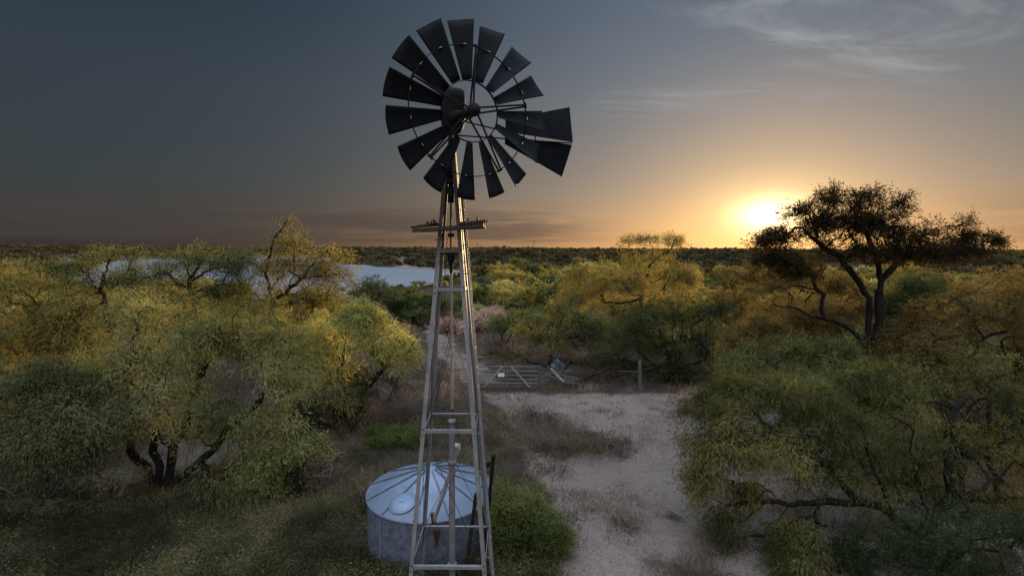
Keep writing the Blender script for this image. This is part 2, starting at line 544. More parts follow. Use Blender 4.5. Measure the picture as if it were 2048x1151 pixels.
def ground_material():
    m, N = new_mat('ground_soil')
    geo = N.node('ShaderNodeNewGeometry').outputs['Position']
    sand = N.node('ShaderNodeAttribute', attribute_name='sand').outputs['Fac']
    far = N.node('ShaderNodeAttribute', attribute_name='far').outputs['Fac']
    n1 = N.noise(geo, 0.9, 6.0, 0.65)
    n2 = N.noise(geo, 5.0, 7.0, 0.78)
    n3 = N.noise(geo, 26.0, 4.0, 0.75)
    s = N.math('ADD', sand, N.math('MULTIPLY', N.math('SUBTRACT', n1, 0.5), 1.3))
    s = N.math('ADD', s, N.math('MULTIPLY', N.math('SUBTRACT', n2, 0.5), 0.8))
    s = N.smooth(s, 0.30, 0.72)
    sandc = N.mix(n2, (0.165, 0.135, 0.114), (0.37, 0.306, 0.262))
    sandc = N.mix(N.smooth(n3, 0.50, 0.66), sandc, (0.115, 0.094, 0.080))
    sandc = N.mix(N.math('MULTIPLY', N.smooth(N.noise(geo, 0.35, 4.0), 0.4, 0.7), 0.55), sandc, (0.13, 0.107, 0.092))
    soil = N.mix(n2, (0.035, 0.029, 0.022), (0.10, 0.080, 0.063))
    col = N.mix(s, soil, sandc)
    fn = N.noise(geo, 0.05, 8.0, 0.7)
    farc = N.mix(N.smooth(fn, 0.35, 0.65), (0.020, 0.022, 0.012), (0.06, 0.052, 0.03))
    col = N.mix(far, col, farc)
    d = N.node('ShaderNodeBsdfDiffuse')
    d.inputs['Roughness'].default_value = 0.8
    N.put(d.inputs[0], col)
    bp = N.node('ShaderNodeBump')
    bp.inputs['Strength'].default_value = 0.9
    bp.inputs['Distance'].default_value = 0.12
    N.put(bp.inputs['Height'], N.math('ADD', n2, N.math('MULTIPLY', n3, 0.5)))
    N.l.new(bp.outputs[0], d.inputs['Normal'])
    out_bsdf(N, d.outputs[0])
    return m


def water_material():
    m, N = new_mat('lake_water')
    geo = N.node('ShaderNodeNewGeometry').outputs['Position']
    w1 = N.noise(N.mapping(geo, rot=(0, 0, R(25)), scale=(0.35, 1.0, 1)), 0.55, 5.0, 0.6)
    w2 = N.noise(geo, 0.03, 3.0, 0.6)
    bp = N.node('ShaderNodeBump')
    bp.inputs['Strength'].default_value = 1.0
    bp.inputs['Distance'].default_value = 0.9
    N.put(bp.inputs['Height'], w1)
    df = N.node('ShaderNodeBsdfDiffuse')           # silty body colour, kept pale to stand in for reflected sky
    N.put(df.inputs[0], N.mix(w2, (0.125, 0.137, 0.145), (0.17, 0.183, 0.192)))
    gl = N.node('ShaderNodeBsdfGlossy')
    gl.inputs['Roughness'].default_value = 0.28
    gl.inputs[0].default_value = (0.85, 0.9, 0.95, 1)
    N.l.new(bp.outputs[0], gl.inputs['Normal'])
    N.l.new(bp.outputs[0], df.inputs['Normal'])
    mx = N.node('ShaderNodeMixShader')
    mx.inputs[0].default_value = 0.35
    N.l.new(df.outputs[0], mx.inputs[1])
    N.l.new(gl.outputs[0], mx.inputs[2])
    out_bsdf(N, mx.outputs[0])
    return m


# ------------------------------------------------------------------ the setting: ground, lake
NEAR_A = np.array([-1.5, -0.80, -0.5, -0.3, -0.19, -0.118])
NEAR_R = np.array([150., 175., 150., 160., 185., 240.])
FAR_A = np.array([-1.5, -0.80, -0.72, -0.66, -0.5, -0.355, -0.325, -0.24, -0.17, -0.118])
FAR_R = np.array([150., 175., 260., 520., 620., 640., 345., 305., 270., 240.])
LAKE_Z = -5.0


def polar(x, y):
    return np.hypot(x, y), np.arctan2(x, y)


def terrain(x, y):
    x = np.asarray(x, float)
    y = np.asarray(y, float)
    r, a = polar(x, y)
    n = np.interp(a, NEAR_A, NEAR_R)
    f = np.interp(a, FAR_A, FAR_R)
    side = sstep(-0.03, -0.13, a) * sstep(-1.5, -0.9, a)          # 1 where the valley runs to the lake
    low = -5.3 * side - 2.2 * (1 - side)
    z1 = low * sstep(48.0, 0.98 * n, r)
    hill = 4.3 + 1.3 * fbm(x / 160.0, y / 160.0, 5, 3) + 0.9 * sstep(500, 1500, r)
    run = 150 + 350 * sstep(-0.28, -0.42, a)
    z2 = low + (hill - low) * sstep(f, f + run, r)
    z = np.where(r < n, z1, z2)
    inl = np.minimum(sstep(n, n + 12, r), sstep(f, f - 12, r)) * (f > n + 1)
    z = z - 2.5 * inl
    z = z + (fbm(x / 9.0, y / 9.0, 2, 4) - 0.5) * 0.35 * sstep(22, 50, r) + (fbm(x / 2.2, y / 2.2, 3, 3) - 0.5) * 0.10
    z = z + (fbm(x / 60.0, y / 60.0, 9, 4) - 0.5) * 2.2 * sstep(90, 200, r) * np.where(side > 0.3, sstep(f, f + 90, r), 1.0)
    return np.where(y < -30, 0.0, z)


XL_Y = np.array([6., 10., 13.5, 15., 17., 20., 23.0, 24.2])
XL_X = np.array([0.9, 1.0, 1.2, 0.7, 0.2, -0.4, -1.2, -1.5])


def sand_mask(x, y):
    """1 on the bare sandy yard and lane, 0 under the weeds"""
    xl = np.interp(y, XL_Y, XL_X)
    yard = sstep(xl - 0.5, xl + 0.5, x) * sstep(24.6, 23.2, y) * sstep(17.5, 13.0, x)
    patch = np.exp(-(((x - 2.3) / 3.0) ** 2 + ((y - 17.4) / 1.5) ** 2) * 1.2)
    patch2 = np.exp(-(((x - 0.7) / 2.3) ** 2 + ((y - 19.6) / 2.1) ** 2))
    patch3 = np.exp(-(((x - 4.2) / 0.5) ** 2 + ((y - 12.6) / 0.5) ** 2))
    yard = yard * (1 - 0.9 * patch) * (1 - 0.8 * patch2) * (1 - 0.5 * patch3)
    lx = np.interp(y, [25, 28, 34, 45, 60], [-1.2, -2.2, -4.6, -7.0, -7.5])
    lane = np.exp(-((x - lx) / 1.35) ** 4) * sstep(24.8, 26.0, y) * sstep(62, 50, y)
    shore = 0.0
    # bare soil below the left trees
    bare = 0.75 * np.exp(-(((x + 10.5) / 3.5) ** 2 + ((y - 16.5) / 2.0) ** 2))
    return np.clip(np.maximum(np.maximum(yard, 0.62 * lane), bare), 0, 1)


def build_ground():
    rs = np.concatenate([[0.0], np.arange(2.0, 8.0, 1.0), 8.0 * 1.0155 ** np.arange(0, 240), [600, 700, 850, 1050, 1300, 1700, 2300, 3200, 4500, 6500, 9000]])
    rs = np.unique(rs)
    a_f = np.linspace(R(-62), R(62), 311)
    a_b = np.linspace(R(62), R(298), 60)[1:-1]
    an = np.concatenate([a_f, a_b])
    RR, AA = np.meshgrid(rs[1:], an, indexing='ij')
    X, Y = RR * np.sin(AA), RR * np.cos(AA)
    Zg = terrain(X, Y)
    V = np.stack([X, Y, Zg], -1).reshape(-1, 3)
    nr, na = RR.shape
    i, j = np.meshgrid(np.arange(nr - 1), np.arange(na), indexing='ij')
    j2 = (j + 1) % na
    F = np.stack([i * na + j, (i + 1) * na + j, (i + 1) * na + j2, i * na + j2], -1).reshape(-1, 4)
    F = F[:, ::-1]
    sand = sand_mask(V[:, 0], V[:, 1])
    r, a = polar(V[:, 0], V[:, 1])
    shore_s = np.exp(-((V[:, 2] - LAKE_Z - 0.35) / 0.45) ** 2) * (r > 120)
    sand = np.maximum(sand, shore_s)
    far = sstep(60, 140, r) * (1 - shore_s)
    me = np_mesh('ground', V, F, ground_material(), True, None, {'sand': sand, 'far': far})
    o = link_mesh('ground', me)
    tag(o, 'sandy yard and brushy ground running out to the horizon', 'ground', kind='structure')
    lk = MB()
    p = []
    for a in np.linspace(-1.45, 0.25, 60):
        p.append((math.sin(a) * 900, math.cos(a) * 900, LAKE_Z))
    for a in np.linspace(0.25, -1.45, 60):
        p.append((math.sin(a) * 120, math.cos(a) * 120, LAKE_Z))
    n = 60
    lk.add(p, [(k, 2 * n - 1 - k, 2 * n - 2 - k, k + 1) for k in range(n - 1)])
    lo = lk.build('lake', water_material())
    tag(lo, 'rippled grey blue lake beyond the brush', 'lake', kind='structure')


build_ground()


# ------------------------------------------------------------------ vegetation generator
def unit(v):
    return v / np.maximum(np.linalg.norm(v, axis=-1, keepdims=True), 1e-9)


def seg_tubes(P0, P1, R0, R1, n):
    """separate tapered tubes, one for each row"""
    d = unit(P1 - P0)
    ref = np.where(np.abs(d[:, 2:3]) > 0.9, np.array([[1.0, 0, 0]]), np.array([[0, 0, 1.0]]))
    s = unit(np.cross(d, ref))
    u = np.cross(s, d)
    ang = np.arange(n) * 2 * np.pi / n
    ring = s[:, None, :] * np.cos(ang)[None, :, None] + u[:, None, :] * np.sin(ang)[None, :, None]
    A = P0[:, None, :] + ring * R0[:, None, None]
    B = P1[:, None, :] + ring * R1[:, None, None]
    V = np.concatenate([A, B], 1).reshape(-1, 3)
    m = len(P0)
    base = (np.arange(m) * 2 * n)[:, None]
    k = np.arange(n)
    F = np.stack([base + k, base + (k + 1) % n, base + n + (k + 1) % n, base + n + k], -1).reshape(-1, 4)
    return V, F


def limb_mesh(P, par, rad, thr, rng, n=7):
    """continuous tapering limbs: every branch shares its rings from joint to joint"""
    N = len(P)
    main = np.full(N, -1)
    for i in range(N - 1, 0, -1):
        p = par[i]
        if main[p] < 0 or rad[i] > rad[main[p]]:
            main[p] = i
    ang = np.arange(n) * 2 * np.pi / n
    ca, sa = np.cos(ang)[:, None], np.sin(ang)[:, None]
    V, F = [], []
    ring, frame = {}, {}
    cnt = 0

    def un(v):
        return v / max(float(np.sqrt(v @ v)), 1e-9)

    def put(c, d, s, r):
        nonlocal cnt
        s = un(s - d * (s @ d))
        u = np.array([d[1] * s[2] - d[2] * s[1], d[2] * s[0] - d[0] * s[2], d[0] * s[1] - d[1] * s[0]])
        rr = r * (1 + 0.13 * rng.normal(size=(n, 1)))
        V.append(c + (s * ca + u * sa) * rr)
        cnt += n
        return cnt - n, s
    for i in range(1, N):
        if rad[i] < thr:
            continue
        p = par[i]
        d = un(P[i] - P[p])
        m = main[i]
        nd = d if m < 0 else un(d + un(P[m] - P[i]))
        if main[p] == i and p in ring:
            a, s = ring[p], frame[p]
        else:
            s0 = np.array([1.0, 0, 0]) if abs(d[0]) < 0.8 else np.array([0, 1.0, 0])
            a, s = put(P[p] - d * rad[i] * 0.5, d, s0, min(rad[p], rad[i] * (1.6 if p == 0 else 1.2)))
        end = m < 0 or rad[m] < thr
        b, s2 = put(P[i], nd, s, rad[i] * (0.6 if end else 1.0))
        ring[i], frame[i] = b, s2
        for k in range(n):
            F.append((a + k, a + (k + 1) % n, b + (k + 1) % n, b + k))
    if not V:
        return np.zeros((0, 3)), np.zeros((0, 4), int)
    return np.vstack(V), np.array(F)


def leaf_quads(rng, P, axis, ln, wd, face=None):
    """narrow lens-shaped leaves: P base points, axis unit directions"""
    m = len(P)
    side = unit(np.cross(axis, rng.normal(size=(m, 3)) if face is None else face))
    ln = ln * rng.uniform(0.6, 1.35, (m, 1))
    wd = wd * rng.uniform(0.6, 1.3, (m, 1))
    mid = P + axis * ln * 0.5
    V = np.stack([P, mid + side * wd * 0.5, P + axis * ln, mid - side * wd * 0.5], 1).reshape(-1, 3)
    F = np.arange(4 * m).reshape(m, 4)
    return V, F


def grow_plant(seed, blobs, stems=None, n_clump=260, twigs=5, leaves=9, leaf=(0.11, 0.024), r_tip=0.006,
               twig_len=0.42, droop=0.5, shell=0.45, spread=0.16, bare=0.0, trunk_pow=0.5, max_r=0.2, gaps=0.36):
    """blobs: list of (cx,cy,cz,rx,ry,rz) round the plant's base at the origin.
    stems: polylines from the base. Returns (branch V,F), (leaf V,F,tint)"""
    rng = np.random.default_rng(seed)
    pos = [np.zeros(3) + np.array([0, 0, -0.15])]
    par = [-1]
    plen = [0.0]
    minr = [0.0]

    def chain(start, p1, step=0.4, jit=0.10, sag=0.0, mr=0.0):
        p0 = pos[start]
        d = p1 - p0
        L = np.linalg.norm(d)
        k = max(1, int(math.ceil(L / step)))
        cur = start
        off = rng.normal(size=3) * L * jit
        for i in range(1, k + 1):
            t = i / k
            q = p0 + d * t + off * math.sin(math.pi * t) + (rng.normal(size=3) * step * 0.13 if i < k else 0)
            q = q + np.array([0, 0, sag * L * math.sin(math.pi * t)])
            pos.append(q)
            par.append(cur)
            plen.append(plen[cur] + L / k)
            minr.append(mr)
            cur = len(pos) - 1
        return cur

    blobs = np.array(blobs, float)
    for st in (stems or []):
        pts = [np.array(p[:3], float) for p in st]
        mr = st[0][3] if len(st[0]) > 3 else 0.0
        d0 = [np.linalg.norm(pts[0] - q) for q in pos]
        cur = int(np.argmin(d0)) if min(d0) > 0.25 or len(pos) > 1 else 0
        if np.linalg.norm(pts[0]) < 0.3:
            cur = 0
        for i, p in enumerate(pts[0 if np.linalg.norm(pts[0]) >= 0.3 else 1:]):
            cur = chain(cur, p, 0.3, 0.04, 0.0, mr * (1 - 0.8 * i / max(1, len(pts))))
    if not stems:
        for b in blobs[:5]:
            chain(0, b[:3] * np.array([0.75, 0.75, 0.7]), 0.35, 0.12, 0.05)
    vol = blobs[:, 3] * blobs[:, 4] * blobs[:, 5]
    pr = vol ** 0.62
    bi = rng.choice(len(blobs), n_clump, p=pr / pr.sum())
    dirs = unit(rng.normal(size=(n_clump, 3)))
    dirs[:, 2] = np.where(dirs[:, 2] < -0.55, -dirs[:, 2] * 0.5, dirs[:, 2])
    rad = rng.uniform(0, 1, n_clump) ** shell
    lump = 0.78 + 0.5 * vnoise(dirs[:, 0] * 2.3 + bi * 7.1, dirs[:, 1] * 2.3 + dirs[:, 2] * 3.1, seed)
    pts = blobs[bi, :3] + dirs * blobs[bi, 3:6] * (rad * lump)[:, None]
    gap = 0.6 * vnoise(pts[:, 0] * 0.95 + pts[:, 2] * 0.6, pts[:, 1] * 0.95 - pts[:, 2] * 0.75, seed + 50) + 0.4 * vnoise(pts[:, 0] * 2.1 - pts[:, 2], pts[:, 2] * 2.1 + pts[:, 1], seed + 51)
    ok = (pts[:, 2] > 0.12) & (gap > gaps)
    pts, bi = pts[ok], bi[ok]
    n_clump = len(pts)
    order = np.argsort(np.linalg.norm(pts * np.array([1, 1, 0.8]), axis=1))
    pts, bi = pts[order], bi[order]
    tips = []
    PA = np.zeros((20000, 3))
    PL = np.zeros(20000)
    cnt = 0
    for p in pts:
        while cnt < len(pos):
            PA[cnt] = pos[cnt]
            PL[cnt] = plen[cnt]
            cnt += 1
        dv = p - PA[:cnt]
        dd = np.linalg.norm(dv, axis=1)
        cost = dd + 0.12 * PL[:cnt] + 0.9 * np.maximum(0, -dv[:, 2] - 0.2)
        k = int(np.argmin(cost))
        tips.append(chain(k, p, 0.38, 0.13, 0.05))
    P = np.array(pos)
    par = np.array(par)
    cntt = np.zeros(len(P))
    for t in tips:
        cntt[t] += 1
    for i in range(len(P) - 1, 0, -1):
        cntt[par[i]] += cntt[i]
    rad_n = np.minimum(np.maximum(r_tip * np.maximum(cntt, 1) ** trunk_pow, np.array(minr)), max_r)
    bv, bf, off = [], [], 0
    v, f = limb_mesh(P, par, rad_n, 0.015, rng)
    if len(v):
        bv.append(v)
        bf.append(f)
        off = len(v)
    ci = np.arange(1, len(P))
    ci = ci[rad_n[ci] < 0.015]
    if len(ci):
        r1 = rad_n[ci]
        v, f = seg_tubes(P[par[ci]], P[ci], np.minimum(rad_n[par[ci]], r1 * 1.3), r1, 3)
        bv.append(v)
        bf.append(f + off)
        off += len(v)
    # twigs with leaves
    tp = P[tips]
    back = P[par[np.array(tips)]]
    T = len(tp)
    outd = unit(tp - back)
    cen = blobs[:, :3].mean(0)
    radial = unit(tp - cen)
    td = unit(outd[:, None, :] * 0.6 + radial[:, None, :] * 0.5 + rng.normal(size=(T, twigs, 3)) * 0.75)
    tl = twig_len * rng.uniform(0.55, 1.35, (T, twigs, 1))
    st = np.repeat(tp[:, None, :], twigs, 1)

    def along(t):
        return st_f + td_f * tl_f * t + np.array([0, 0, -1.0]) * (droop * tl_f * t * t)
    st_f, td_f, tl_f = st.reshape(-1, 3), td.reshape(-1, 3), tl.reshape(-1, 1)
    m1 = along(0.5)
    m2 = along(1.0)
    k = len(st_f)
    for a0, a1, ra, rb in ((st_f, m1, 0.8, 0.6), (m1, m2, 0.6, 0.3)):
        v, f = seg_tubes(a0, a1, np.full(k, r_tip * ra), np.full(k, r_tip * rb), 3)
        bv.append(v)
        bf.append(f + off)
        off += len(v)
    keep = rng.uniform(size=k) >= bare
    kk = np.where(keep)[0]
    li = np.repeat(kk, leaves)
    t = rng.uniform(0.1, 1.05, (len(li), 1))
    tdl, tll, stl = td_f[li], tl_f[li], st_f[li]
    LP = stl + tdl * tll * t + np.array([0, 0, -1.0]) * (droop * tll * t * t) + rng.normal(size=(len(li), 3)) * spread * np.array([1, 1, 0.8]) * twig_len
    ctint = rng.uniform(0, 1, T)
    fld = vnoise(tp[:, 0] * 0.9 + seed, tp[:, 1] * 0.9 + tp[:, 2] * 0.9, seed + 3)
    ct = np.clip(0.34 * ctint + 1.15 * (fld - 0.5) + 0.36, 0, 1)
    tint = np.clip(ct[li // twigs] * 0.75 + rng.uniform(0, 0.25, len(li)), 0, 1)
    cl = li // twigs
    nb = (tp - blobs[bi, :3]) / blobs[bi, 3:6]
    nrm = unit(nb[cl] * 0.9 + (LP - tp[cl]) / twig_len * 0.75 + np.array([0, 0, 0.25]) + rng.normal(size=(len(li), 3)) * 0.5)
    ax = unit(tdl * 0.45 + rng.normal(size=(len(li), 3)) * 0.42 + np.array([0, 0, -1.0 * droop]))
    lv, lf = leaf_quads(rng, LP, ax, leaf[0], leaf[1], nrm)
    return (np.vstack(bv), np.vstack(bf)), (lv, lf, tint)


def plant_meshes(key, leafm, bark, **kw):
    (bv, bf), (lv, lf, tint) = grow_plant(**kw)
    return np_mesh('trunk', bv, bf, M[bark], True), np_mesh('crown', lv, lf, M[leafm], False, tint)


def plant(name, loc, label, cat, leafm, bark='bark', group=None, rz=0.0, parts=('trunk', 'crown'), **kw):
    t = empty(name, loc, label, cat, group, rz)
    a, b = plant_meshes(name, leafm, bark, **kw)
    link_mesh(parts[0], a, t)
    link_mesh(parts[1], b, t)
    return t


def pixel_blobs(base, y, specs, flat=0.85):
    """specs (px,py,rx,ry[,dy]) at the distance y -> blobs round the base point, real sizes"""
    out = []
    for s in specs:
        px, py, rx, ry = s[:4]
        yy = y + (s[4] if len(s) > 4 else 0.0)
        c = at_y(px, py, yy)
        sc = (yy * math.cos(PITCH) + (CAM_Z - c.z) * math.sin(PITCH)) / FPX
        a, b = rx * sc, ry * sc
        out.append((c.x - base.x, c.y - base.y, c.z - base.z, a, max(flat * 0.5 * (a + b), 0.3), b))
    return out


def gpt(px, y):
    """ground point in the column px at distance y"""
    p = at_y(px, 600, y)
    return Vector((p.x, y, float(terrain(p.x, y))))


def rel(base, y, pts):
    return [(at_y(p[0], p[1], y + (p[2] if len(p) > 2 else 0)) - base)[:] for p in pts]


def build_trees():
    # ---- right: tall mesquite against the sun
    y = 20.0
    b = gpt(1738, y)
    sk = lambda pts, r=0.0: [(*q, r) for q in rel(b, y, pts)]
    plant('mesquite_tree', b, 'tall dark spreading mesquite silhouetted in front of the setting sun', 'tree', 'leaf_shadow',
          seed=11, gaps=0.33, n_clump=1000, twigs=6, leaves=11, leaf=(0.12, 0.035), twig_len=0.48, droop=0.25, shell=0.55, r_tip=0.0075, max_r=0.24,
          blobs=pixel_blobs(b, y, [(1544, 482, 46, 18), (1608, 425, 30, 30), (1646, 455, 48, 40), (1660, 402, 30, 20), (1727, 405, 38, 28), (1734, 455, 66, 46),
                                   (1800, 422, 24, 30), (1815, 470, 60, 32), (1884, 462, 52, 34), (1940, 476, 38, 22), (1984, 484, 22, 14), (1560, 520, 50, 26), (1700, 500, 90, 30), (1820, 505, 100, 30), (1910, 500, 60, 22), (1600, 540, 50, 26), (1660, 380, 22, 16), (1560, 470, 30, 22)]),
          stems=[[(0, 0, 0, 0.12)] + sk([(1736, 760), (1732, 690), (1738, 610), (1716, 560), (1690, 532), (1650, 498), (1612, 462)], 0.15),
                 [(0, 0, 0, 0.10)] + sk([(1752, 740), (1750, 680), (1758, 610), (1762, 560), (1745, 500), (1730, 450)], 0.09),
                 sk([(1760, 570), (1800, 520), (1850, 490), (1900, 475)], 0.08),
                 sk([(1732, 690), (1705, 662), (1665, 640), (1630, 632), (1590, 615), (1540, 610)], 0.10),
                 sk([(1648, 635), (1644, 600), (1632, 578), (1600, 572), (1550, 570)], 0.07),
                 sk([(1650, 498), (1605, 455), (1590, 455), (1560, 478)], 0.05)])
    # ---- right foreground: arching mesquite
    y = 11.6
    b = gpt(1862, y)
    sk = lambda pts, r=0.0: [(*q, r) for q in rel(b, y, pts)]
    plant('mesquite_tree', b, 'arching mesquite in the right foreground with a low bent trunk over the sand', 'tree', 'leaf_moss',
          seed=12, gaps=0.44, n_clump=1400, twigs=6, leaves=15, leaf=(0.13, 0.017), twig_len=0.46, droop=0.7, shell=0.6, r_tip=0.004, max_r=0.15, bare=0.14,
          blobs=pixel_blobs(b, y, [(1450, 820, 80, 60, 0.4), (1540, 790, 110, 60, 0.8), (1440, 900, 75, 65), (1540, 900, 110, 60), (1650, 850, 110, 70, 0.5), (1740, 800, 100, 70, 1.0), (1450, 1040, 45, 50),
                                   (1600, 1080, 80, 60, -0.8), (1760, 930, 110, 80, 0.6), (1510, 775, 90, 36, 1.2), (1880, 900, 100, 90, 0.8), (1650, 940, 80, 40, 0.2), (1420, 960, 50, 40), (1700, 970, 70, 40, 0.5), (1800, 990, 70, 50, 0.3), (1500, 985, 50, 30, 0.3)]),
          stems=[[(0, 0, 0, 0.12)] + sk([(1830, 1060), (1780, 1025), (1720, 1002), (1660, 1000), (1600, 1005), (1530, 1002), (1470, 1012)], 0.088),
                 sk([(1720, 1002), (1680, 950), (1640, 920), (1590, 890), (1520, 880), (1460, 885)], 0.07),
                 sk([(1660, 1000), (1600, 1040), (1540, 1060), (1480, 1075)], 0.05),
                 sk([(1470, 1012), (1425, 995), (1385, 988), (1352, 975)], 0.022), sk([(1425, 995), (1395, 1015), (1366, 1022)], 0.014), sk([(1385, 988), (1372, 962), (1356, 948)], 0.012),
                 sk([(1530, 1002), (1490, 1040), (1450, 1048), (1410, 1062)], 0.020), sk([(1450, 1048), (1432, 1075), (1408, 1090)], 0.012), sk([(1600, 1005), (1560, 1035), (1520, 1045)], 0.022),
                 sk([(1640, 1000), (1610, 965), (1575, 955), (1545, 962)], 0.024), sk([(1560, 1004), (1530, 975), (1500, 968)], 0.018),
                 sk([(1780, 1025), (1760, 960), (1730, 880), (1700, 830)], 0.07),
                 [(0, 0, 0, 0.12)] + sk([(1900, 1000), (1890, 900)], 0.10)])
    # ---- right: tree with curved bare trunk
    y = 12.6
    b = gpt(1948, y)
    sk = lambda pts, r=0.0: [(*q, r) for q in rel(b, y, pts)]
    plant('mesquite_tree', b, 'mesquite at the right edge with one dark hooked trunk rising through its leaves', 'tree', 'leaf_moss',
          seed=13, n_clump=640, twigs=6, leaves=13, leaf=(0.13, 0.018), twig_len=0.5, droop=0.65, shell=0.6, r_tip=0.005, bare=0.08,
          blobs=pixel_blobs(b, y, [(1990, 900, 90, 110, 0.8), (2060, 850, 90, 110, 0.6), (1900, 800, 90, 70, 1.5), (1990, 760, 110, 70, 1.5), (2100, 960, 90, 90), (1820, 780, 80, 60, 1.6), (1950, 1000, 90, 70, 0.4), (1860, 950, 80, 70, -0.2), (1800, 870, 80, 60, 0.3)]),
          stems=[[(0, 0, 0, 0.14)] + sk([(1940, 1080), (1922, 1000), (1910, 920), (1898, 870), (1905, 830), (1920, 808), (1946, 790)], 0.12),
                 sk([(1922, 1000), (1980, 960), (2030, 920)], 0.06)])
    # ---- right middle: broad olive crowns
    y = 16.5
    b = gpt(1960, y)
    plant('mesquite_tree', b, 'broad brownish olive mesquite filling the right edge below the horizon', 'tree', 'leaf_umber_glow',
          seed=14, n_clump=760, twigs=6, leaves=12, leaf=(0.14, 0.024), twig_len=0.5, droop=0.5, shell=0.5,
          blobs=pixel_blobs(b, y, [(1960, 640, 130, 70), (2080, 610, 100, 80), (1860, 700, 110, 70), (2020, 730, 130, 80), (1780, 740, 80, 50, 0.5), (2150, 700, 100, 110)]))
    y = 26.0
    b = gpt(1900, y)
    plant('mesquite_tree', b, 'brown backlit mesquite behind the tall silhouetted tree on the right', 'tree', 'leaf_umber_glow',
          seed=15, n_clump=380, twigs=5, leaves=10, leaf=(0.14, 0.045), twig_len=0.5, droop=0.35,
          blobs=pixel_blobs(b, y, [(1890, 590, 80, 50), (1960, 600, 80, 55), (1830, 640, 70, 50), (2040, 580, 70, 55), (1800, 580, 50, 40)]),
          stems=[[(0, 0, 0, 0.1)] + [(*q, 0.08) for q in rel(b, y, [(1862, 640), (1880, 612), (1930, 590), (1972, 570)])]])
    y = 27.0
    b = gpt(1600, y)
    plant('mesquite_tree', b, 'dusky brown mesquite behind and left of the silhouetted tree trunk', 'tree', 'leaf_umber_glow', seed=19, n_clump=620, twigs=6, leaves=11,
          leaf=(0.13, 0.034), twig_len=0.6, droop=0.4, gaps=0.34,
          blobs=pixel_blobs(b, y, [(1500, 560, 60, 36), (1580, 570, 70, 40), (1660, 580, 60, 44), (1540, 630, 80, 44), (1640, 640, 80, 44), (1460, 610, 50, 40), (1720, 620, 50, 50)]))
    y = 22.5
    b = gpt(1800, y)
    plant('mesquite_tree', b, 'dark brown mesquite close behind the trunk of the silhouetted tree, to its right', 'tree', 'leaf_dark', seed=20, n_clump=480, twigs=6, leaves=11,
          leaf=(0.12, 0.03), twig_len=0.55, droop=0.4, gaps=0.34,
          blobs=pixel_blobs(b, y, [(1800, 620, 50, 44), (1850, 660, 60, 44), (1780, 680, 60, 40), (1830, 580, 50, 30)]))
    # ---- right middle shrubs
    for (px, y, seed, lab, lm, sp) in (
        (1560, 17.5, 16, 'olive shrub at the sandy edge right of the yard, brushed with gold', 'leaf_olive',
         [(1500, 740, 60, 50), (1580, 710, 90, 50), (1660, 730, 80, 60), (1560, 780, 100, 40)]),
        (1480, 22.0, 17, 'loose brown shrub below the left limb of the tall right tree', 'leaf_umber_glow',
         [(1480, 690, 50, 40), (1550, 660, 70, 40), (1620, 640, 60, 40), (1500, 730, 60, 30)]),
        (1690, 15.0, 18, 'dense olive shrub between the silhouetted tree and the arching mesquite', 'leaf_olive',
         [(1640, 780, 80, 50), (1720, 770, 90, 60), (1790, 800, 80, 60), (1700, 830, 90, 50)])):
        b = gpt(px, y)
        plant('mesquite_shrub', b, lab, 'shrub', lm, seed=seed, n_clump=480, twigs=6, leaves=12, leaf=(0.14, 0.022), twig_len=0.5, droop=0.55, blobs=pixel_blobs(b, y, sp))
    # ---- left front mesquite with several leaning trunks
    y = 14.2
    b = gpt(300, y)
    sk = lambda pts, r=0.0: [(*q, r) for q in rel(b, y, pts)]
    plant('mesquite_tree', b, 'large grey green mesquite at left with several leaning dark trunks and drooping leaves', 'tree', 'leaf_grey',
          seed=21, gaps=0.46, n_clump=1600, twigs=6, leaves=15, leaf=(0.13, 0.018), twig_len=0.58, droop=0.62, shell=0.55, r_tip=0.0045, max_r=0.14,
          blobs=pixel_blobs(b, y, [(430, 690, 120, 80), (540, 740, 100, 90), (330, 720, 110, 80, 0.6), (560, 850, 80, 90, -0.3), (450, 850, 90, 80, -0.6), (470, 960, 70, 80, -0.5), (540, 960, 50, 70, -0.3),
                                   (620, 780, 70, 80, 0.6), (270, 640, 90, 60, 1.2), (420, 610, 90, 50, 1.0), (220, 760, 80, 60, 0.3), (360, 790, 80, 60, -0.4), (500, 660, 90, 60, 0.4), (430, 1020, 50, 40, -0.7)]),
          stems=[[(0, 0, 0, 0.12)] + sk([(262, 900), (240, 850), (250, 780), (270, 700)], 0.09),
                 [(0, 0, 0, 0.13)] + sk([(345, 895), (372, 850), (390, 780), (420, 700), (440, 650)], 0.10),
                 sk([(345, 895), (300, 862), (262, 850)], 0.07),
                 [(0, 0, 0, 0.12)] + sk([(400, 925), (450, 860), (520, 800), (560, 740)], 0.09),
                 [(0, 0, 0, 0.10)] + sk([(310, 880), (315, 820), (330, 740)], 0.08)])
    # ---- left, sunlit lobe beside the tower
    y = 19.5
    b = gpt(690, y)
    sk = lambda pts, r=0.0: [(*q, r) for q in rel(b, y, pts)]
